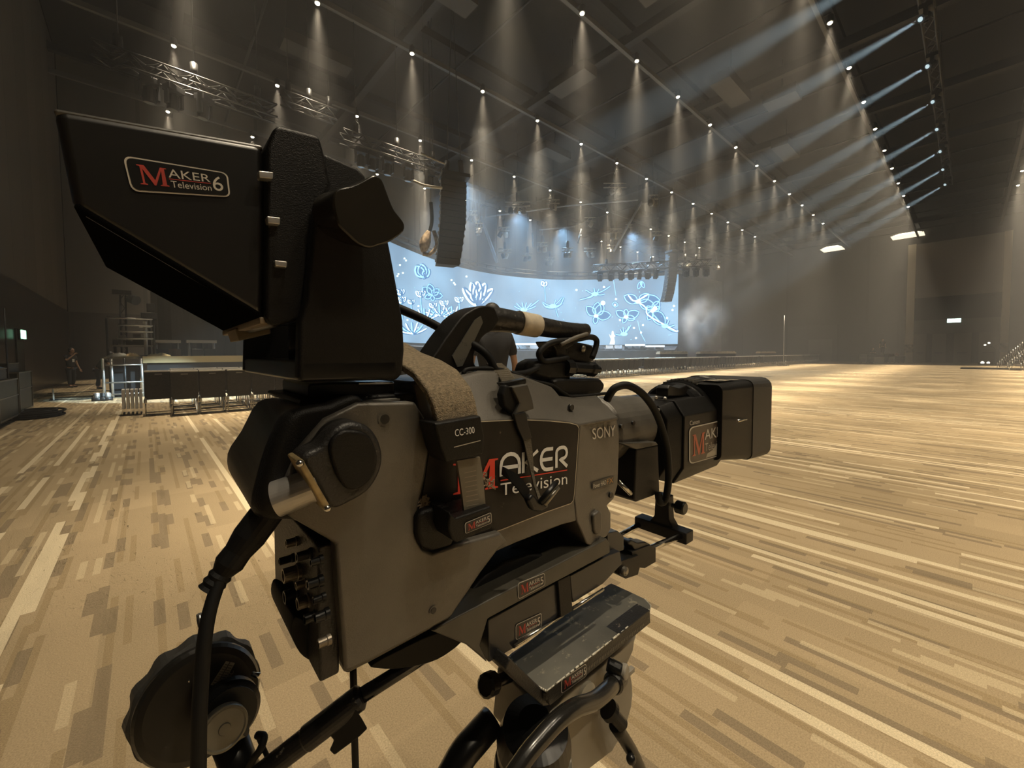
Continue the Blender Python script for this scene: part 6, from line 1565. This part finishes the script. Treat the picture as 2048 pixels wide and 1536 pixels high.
# ---------------------------------------------------------------- tripod head and legs
th = thing('tripod', RT @ Vector((Lp(1130, 1450, 0.36).x, 0.36, -H + 0.0)), 'black and grey fluid head tripod carrying the broadcast camera', 'tripod')
hp_ = Lp(1093, 1381, 0.280).z
def Lh(px, py, h=None): return Lp(px, py, hp_ if h is None else h, 2)
top = [(1093, 1381), (1300, 1217), (1301, 1210), (1289, 1197), (1262, 1184), (1222, 1166), (1150, 1210), (1019, 1312), (1024, 1326), (1042, 1343), (1068, 1368)]
T_ = [Lh(x, y) for x, y in top]
b = MB(); b.rings([[p + Vector((0, 0, -0.003)) for p in T_], T_], scr_pl); part('top_plate', th, b, 0.001)
b = MB(); b.rings([[Vector((p.x, p.y + 0.001, p.z - 0.012)) for p in T_], [p + Vector((0, 0, -0.0031)) for p in T_]], blk_w); part('plate_side', th, b, 0.001)
b = MB(); wr = random.Random(3)
EP = [(1019, 1312), (1042, 1343), (1068, 1368), (1093, 1381), (1150, 1336), (1200, 1297), (1250, 1257), (1300, 1217), (1301, 1210), (1289, 1197)]
for (a, c) in zip(EP[:-1], EP[1:]):
    n_ = 6
    for i in range(n_):
        t0, t1 = i / n_, (i + wr.uniform(0.5, 1.0)) / n_; f = lambda t: Lh(a[0] + (c[0] - a[0]) * t, a[1] + (c[1] - a[1]) * t) + Vector((0, -0.0003, -0.0004)); b.cyl(f(t0), f(t1), wr.uniform(0.0005, 0.0012), mat('bare_edge_metal', (0.75, 0.70, 0.58), 0.45, 0.2), n=6)
part('worn_edge', th, b)
# ruler-like marks on the side strip
b = MB(); wk = Lp(1150, 1350, 0.2795)
for i in range(44):
    t_ = i / 44; x = 1150 + 140 * t_; y = 1355 - 110 * t_ * 1.0
    p = Lp(x, y, 0.2795); hgt = 0.0035 if i % 3 else 0.0048
    b.add([p, p + Vector((0.0012, 0, 0)), p + Vector((0.0012, 0, -hgt)), p + Vector((0, 0, -hgt))], [(0, 1, 2, 3)], ink_d)
b.build('side_marks', th, T=RT, recalc=False)
slab_part('side_strip', th, [(1093, 1384), (1300, 1220), (1301, 1246), (1282, 1262), (1172, 1352), (1100, 1412)], 0.280, 0.30, blk_w, 0.001)
logo('head_sticker', th, [(1122, 1359), (1172, 1326), (1173, 1352), (1122, 1388)], 0.2793, '15', 'small black sticker with a white 15')
b = MB(); slab(b, [(1020, 1316), (1092, 1386), (1100, 1412), (1088, 1414), (1040, 1372), (1010, 1340)], 0.285, 0.42, blk_w); part('front_cheek', th, b, 0.002)
b = MB(); slab(b, [(1130, 1392), (1276, 1268), (1270, 1284), (1268, 1302), (1256, 1328), (1262, 1345), (1266, 1365), (1267, 1390), (1264, 1415), (1257, 1440), (1245, 1470), (1225, 1505), (1180, 1540), (1110, 1560), (1090, 1540), (1100, 1430)], 0.305, 0.40, gear); part('head_body', th, b, 0.006, 3)
b = MB(); c = Lp(1170, 1388, 0.305); b.lathe(c, (0, -1, 0), [(0, 0.015), (0.004, 0.015), (0.007, 0.010)], mat('pale_cap', (0.5, 0.46, 0.36), 0.4), 28); part('drag_cap', th, b)
b = MB(); c = Lp(1060, 1450, 0.34); b.lathe(c + Vector((-0.02, -0.03, 0.035)), (0.15, 0.25, -1), [(0, 0.02), (0.006, 0.036), (0.03, 0.042), (0.055, 0.040), (0.075, 0.03)], blk_s, 36); part('drag_housing', th, b)
b = MB(); b.lathe(c + Vector((-0.015, -0.022, -0.018)), (0.15, 0.25, -1), [(0, 0.043), (0.005, 0.0445), (0.03, 0.044), (0.035, 0.038), (0.12, 0.036)], gear, 36); part('bowl', th, b)
b = MB(); pa, pb_ = Lp(985, 1366, 0.33), Lp(962, 1376, 0.325); b.cyl(Lp(1020, 1352, 0.335), pa, 0.006, blk_s, n=14); b.lathe(pa, pb_ - pa, [(-0.004, 0.007), (0, 0.0115), (0.012, 0.0115), (0.014, 0.009)], mat('knob_black'), 12); part('lock_knob', th, b)
b = MB(); b.tube([Lp(x, y, w) for x, y, w in ((1232, 1362, .285), (1215, 1380, .275), (1188, 1402, .268), (1150, 1416, .264), (1116, 1440, .262), (1082, 1476, .262), (1050, 1515, .262), (1000, 1590, .262))], lambda t: 0.0092 - 0.001 * t, mat('arm_black', (0.016, 0.015, 0.013), 0.22, spec=0.6), 20, 6); part('pan_arm_bracket', th, b)
b = MB(); b.lathe(Lp(1238, 1352, .288), Lp(1205, 1395, .272) - Lp(1238, 1352, .288), [(0, 0.010), (0.004, 0.0125), (0.022, 0.0125), (0.026, 0.0105)], blk_s, 24); part('arm_clamp', th, b)
b = MB(); pa, pb_ = Lp(1216, 1328, .292), Lp(1240, 1340, .280); b.lathe(pa, pb_ - pa, [(0, 0.008), (0.014, 0.008), (0.016, 0.0075)], blk_s, 18); part('tilt_lock', th, b)
b = MB(); pa = Lp(1243, 1342, .282); b.lathe(pa, (0.3, -1, 0), [(0, 0.0095), (0.006, 0.0095), (0.008, 0.006)], gear, 22); b.box(pa + Vector((0.010, -0.004, -0.004)), (0.018, 0.006, 0.006), gear); part('tilt_lever', th, b, 0.0008)
b = MB(); pa, pb_ = Lp(1222, 1424, .285), Lp(1256, 1462, .272); b.lathe(pa, pb_ - pa, [(-0.006, 0.012), (0.0, 0.0125), (0.002, 0.008), (0.022, 0.008), (0.024, 0.0065)], blk_s, 22); part('pan_lock', th, b)
b = MB(); b.tube([Lp(1230, 1450, .285), Lp(1262, 1500, .28), Lp(1290, 1560, .28)], 0.008, blk_s, 14, 4); b.ball(Lp(1262, 1518, .272), 0.0062, blk_s, 14, 9); part('level_bracket', th, b)
b = MB(); b.tube([Lp(985, 1440, .36), Lp(950, 1480, .36), Lp(925, 1510, .36), Lp(898, 1560, .36)], 0.016, blk_s, 16, 4); part('leg_clamp', th, b)
# legs down to the floor
hubL = Vector((Lp(1130, 1450, 0.36).x - 0.01, 0.375, Lp(1120, 1500, .36).z - 0.12))
zfl = -H + 0.012
for i, a in enumerate((200, 320, 80)):
    d = Vector((math.cos(math.radians(a)), math.sin(math.radians(a)), 0)); foot = Vector((hubL.x, hubL.y, zfl)) + d * 0.42
    knee = hubL.lerp(foot, 0.5)
    for off_ in (-0.02, 0.02):
        o_ = Vector((-d.y, d.x, 0)) * off_; b = MB(); b.cyl(hubL + d * 0.05 + o_, knee + o_, 0.011, blk_s, n=12); b.cyl(knee + o_ * 0.5, foot + o_ * 0.3, 0.009, gear, n=12); part('leg', th, b)
    b = MB(); b.ball(foot, 0.02, rub, 12, 8, (1.2, 1.2, 0.6)); part('foot', th, b)
b = MB(); b.lathe(hubL + Vector((0, 0, 0.08)), (0, 0, -1), [(0, 0.036), (0.06, 0.045), (0.10, 0.05), (0.13, 0.03)], blk_s, 28); part('hub', th, b)
# ---------------------------------------------------------------- pan bar and lens control wheel
pn = thing('pan_bar', RT @ (RI @ (ray(620, 1470) * 0.42)), 'black pan handle with a padded grip running down to the lower left', 'handle')
def Z(px, py, z): return RI @ (ray(px, py) * z)
b = MB(); b.cyl(Z(722, 1392, .345), Z(890, 1286, .40), 0.0062, mat('rod_gloss', (0.02, 0.019, 0.017), 0.18, spec=0.7), n=20); part('rod', pn, b)
b = MB(); a, c = Z(545, 1530, .325), Z(724, 1391, .345); d = c - a; b.lathe(a - d * 0.15, d, [(0, 0.008), (0.01, 0.0085), (d.length * 0.5, 0.0088), (d.length * 0.52, 0.0098), (d.length * 1.12, 0.0100), (d.length * 1.15, 0.0075)], wrap, 22); part('grip', pn, b)
b = MB(); FL = ((640, 1448), (700, 1402), (722, 1434), (735, 1457), (720, 1472), (669, 1510), (659, 1500), (668, 1480)); b.rings([[Z(x, y, .334) for x, y in FL], [Z(x, y, .345) for x, y in FL]], rub); part('grip_flap', pn, b, 0.001)
cw = thing('lens_control', RT @ Z(420, 1500, .36), 'round black lens control wheel with a silver disc clamped on the pan handle', 'controller')
fc, bc = Z(402, 1410, .335), Z(386, 1366, .375); dn = (bc - fc).normalized()
b = MB(); b.lathe(fc, dn, [(-0.001, 0.036), (0, 0.0405), (0.004, 0.0425), (0.010, 0.0425)], mat('control_black', (0.018, 0.016, 0.013), 0.35), 48); part('face_disc', cw, b)
t_ = Vector((0, 0, 1)); x_ = dn.cross(t_).normalized(); y_ = dn.cross(x_)
ring = lambda l, r, am: [fc + dn * l + (x_ * math.cos(2 * math.pi * i / 72) + y_ * math.sin(2 * math.pi * i / 72)) * (r + am * math.cos(12 * 2 * math.pi * i / 72)) for i in range(72)]
b = MB(); b.rings([ring(0.012, 0.042, 0.0), ring(0.014, 0.0445, 0.0008), ring(0.030, 0.0455, 0.0018), ring(0.036, 0.042, 0.0018)], mat('wheel_rubber', (0.055, 0.053, 0.047), 0.6)); part('scalloped_wheel', cw, b)
for (x, y, r) in ((372, 1363, 0.0085), (335, 1420, 0.0085)):
    c = Z(x, y, .333); b = MB(); b.lathe(c + dn * 0.0015, -dn, [(0, r * 1.12), (0.0015, r * 1.1), (0.0016, r * 0.95), (-0.001, r * 0.9)], blk_s, 24); part('recess', cw, b)
    b = MB(); b.ball(c - dn * 0.001 + Vector((0.002, 0, 0)), 0.0014, chr_, 10, 6); part('toggle', cw, b)
for (x0, y0, x1, y1, z) in ((403, 1282, 399, 1228, .355), (504, 1348, 520, 1352, .345), (297, 1432, 277, 1453, .345)):
    b = MB(); b.cyl(Z(x0, y0, z), Z(x1, y1, z), 0.0017, chr_, 0.0024, n=12); part('toggle_lever', cw, b)
q = Quad([(0, 0)] * 4, 1)
q.p = [Z(x, y, .3325) for x, y in ((452, 1322), (470, 1326), (444, 1374), (421, 1370))]
b = MB()
for (u0, u1) in ((0.0, 0.42), (0.5, 1.0)): b.add([q.at(u0, 0) , q.at(u1, 0), q.at(u1, 1), q.at(u0, 1)], [(0, 1, 2, 3)], ink_d)
for i in range(9): v = 0.06 + i * 0.1; b.add([q.at(0.08, v, .0004), q.at(0.9, v, .0004), q.at(0.9, v + 0.035, .0004), q.at(0.08, v + 0.035, .0004)], [(0, 1, 2, 3)], ink_k)
b.build('rating_label', cw, T=RT, recalc=False)
q.p = [Z(x, y, .3325) for x, y in ((449, 1362), (464, 1336), (470, 1340), (456, 1366))]
b = MB(); q.p = [Z(x, y, .3325) for x, y in ((460, 1336), (468, 1342), (458, 1366), (450, 1362))]; q.p = [q.p[3], q.p[0], q.p[1], q.p[2]]; q.text(b, 'EAC', 0, 0, 1, 1, ink_d, 0.0004)
for (x, y, s_) in ((347, 1436, 14), (320, 1470, 4)): b.add([Z(x, y, .3325), Z(x + s_ * 1.6, y + s_ * 0.6, .3325), Z(x + s_, y + s_ * 2.2, .3325), Z(x - s_ * 0.5, y + s_ * 1.8, .3325)], [(0, 1, 2, 3)], ink_d)
b.build('face_marks', cw, T=RT, recalc=False)
dd = dn
b = MB(); c = Z(455, 1425, .325); b.lathe(c + dd * 0.008, -dd, [(0, 0.0225), (0.010, 0.0225), (0.014, 0.019), (0.016, 0.019)], blk_s, 40); part('clamp_boss', cw, b)
b = MB(); c = Z(448, 1455, .308); b.lathe(c + dd * 0.004, -dd * 1.0, [(0, 0.0148), (0.006, 0.0152), (0.0075, 0.0148), (0.0076, 0.0135), (0.0068, 0.0125), (0.0068, 0.004), (0.0078, 0.0036)], mat('dull_silver_disc', (0.15, 0.14, 0.11), 0.35, 0.5), 44); part('silver_disc', cw, b)
b = MB(); b.cyl(Z(455, 1470, .335), Z(505, 1600, .335), 0.0125, blk_s, n=20); b.cyl(Z(440, 1492, .322), Z(492, 1462, .322), 0.0035, mat('dull_silver_disc'), n=10); part('clamp_arm', cw, b)
cc_ = MB(); cc_.tube([Z(515, 1470, .33), Z(528, 1474, .325), Z(520, 1500, .32), Z(500, 1530, .32), Z(480, 1600, .32)], 0.0028, rub, 10, 5)
cc_.tube([Z(515, 1470, .332), Z(540, 1530, .335), Z(556, 1620, .335)], 0.0018, rub, 8, 4)
tag(cc_.build('controller_cable', T=RT), 'thin black cable looped beside the lens control wheel', 'cable')
bk = MB(); bk.tube([Z(362, 1500, .34), Z(352, 1540, .34), Z(342, 1620, .34)], 0.0048, rub, 10, 4)
tag(bk.build('control_lead', T=RT), 'black lead leaving the bottom of the lens control wheel', 'cable')

for t_, prs in ((cam_t, (('housing_cap', 'side_connector_housing'), ('brass_plate', 'side_connector_housing'), ('silver_plug', 'side_connector_housing'), ('post_inlay', 'handle_post'), ('slot_plate', 'handle_post'), ('grip_tape', 'handle_grip'), ('maker_lettering', 'front_panel'), ('badge', 'front_panel'), ('screw_hole', 'front_panel'), ('latch_bump', 'front_panel'), ('connector', 'connector_panel'), ('rubber_cap', 'connector_panel'), ('screw', 'rear_side_panel'), ('top_trim', 'top_plate'), ('clamp_screw', 'clamp_body'), ('clamp_knob', 'clamp_body'), ('accessory_pod', 'accessory_base'), ('gasket', 'top_shoulder'))),
    (lt, (('hood_lip', 'hood'), ('hood_top_label', 'hood'), ('hood_pin', 'hood'), ('housing_label', 'lens_housing'), ('maker_lettering', 'lens_housing'), ('grip_top', 'servo_grip'), ('chrome_lever', 'servo_grip'), ('screw_hole', 'rear_barrel'), ('screw', 'rear_barrel'), ('grip_rib', 'focus_barrel'), ('ring_lever', 'focus_barrel'))),
    (vf, (('viewfinder_sticker', 'hood_near_side'), ('hood_clip', 'screen_bezel'), ('screen', 'screen_bezel'), ('hood_lip', 'hood_underside'), ('hood_catch', 'hood_underside'), ('mount_edge', 'swivel_mount'))),
    (st, (('cover_lettering', 'strap_cover'), ('cover_line', 'strap_cover'), ('strap_ribs', 'ribbed_strap'), ('holder_sticker', 'buckle_holder'))),
    (wt, (('webbing_ribs', 'webbing'), ('end_prong', 'end_buckle'), ('buckle_side', 'buckle_plate'))),
    (ad, (('shoe_sticker', 'camera_shoe'), ('block_sticker', 'lower_block'), ('clamp_screw', 'rod_clamp'), ('wing_knob', 'rod_clamp'), ('bracket_knob', 'bracket_post'))),
    (th, (('worn_edge', 'top_plate'), ('side_marks', 'side_strip'), ('head_sticker', 'side_strip'), ('drag_cap', 'head_body'), ('tilt_lever', 'tilt_lock'))),
    (cw, (('rating_label', 'face_disc'), ('face_marks', 'face_disc'), ('recess', 'face_disc'), ('toggle', 'face_disc'))), (pn, (('grip_flap', 'grip'),))):
    for c_n, p_n in prs: sub_of(t_, c_n, p_n)
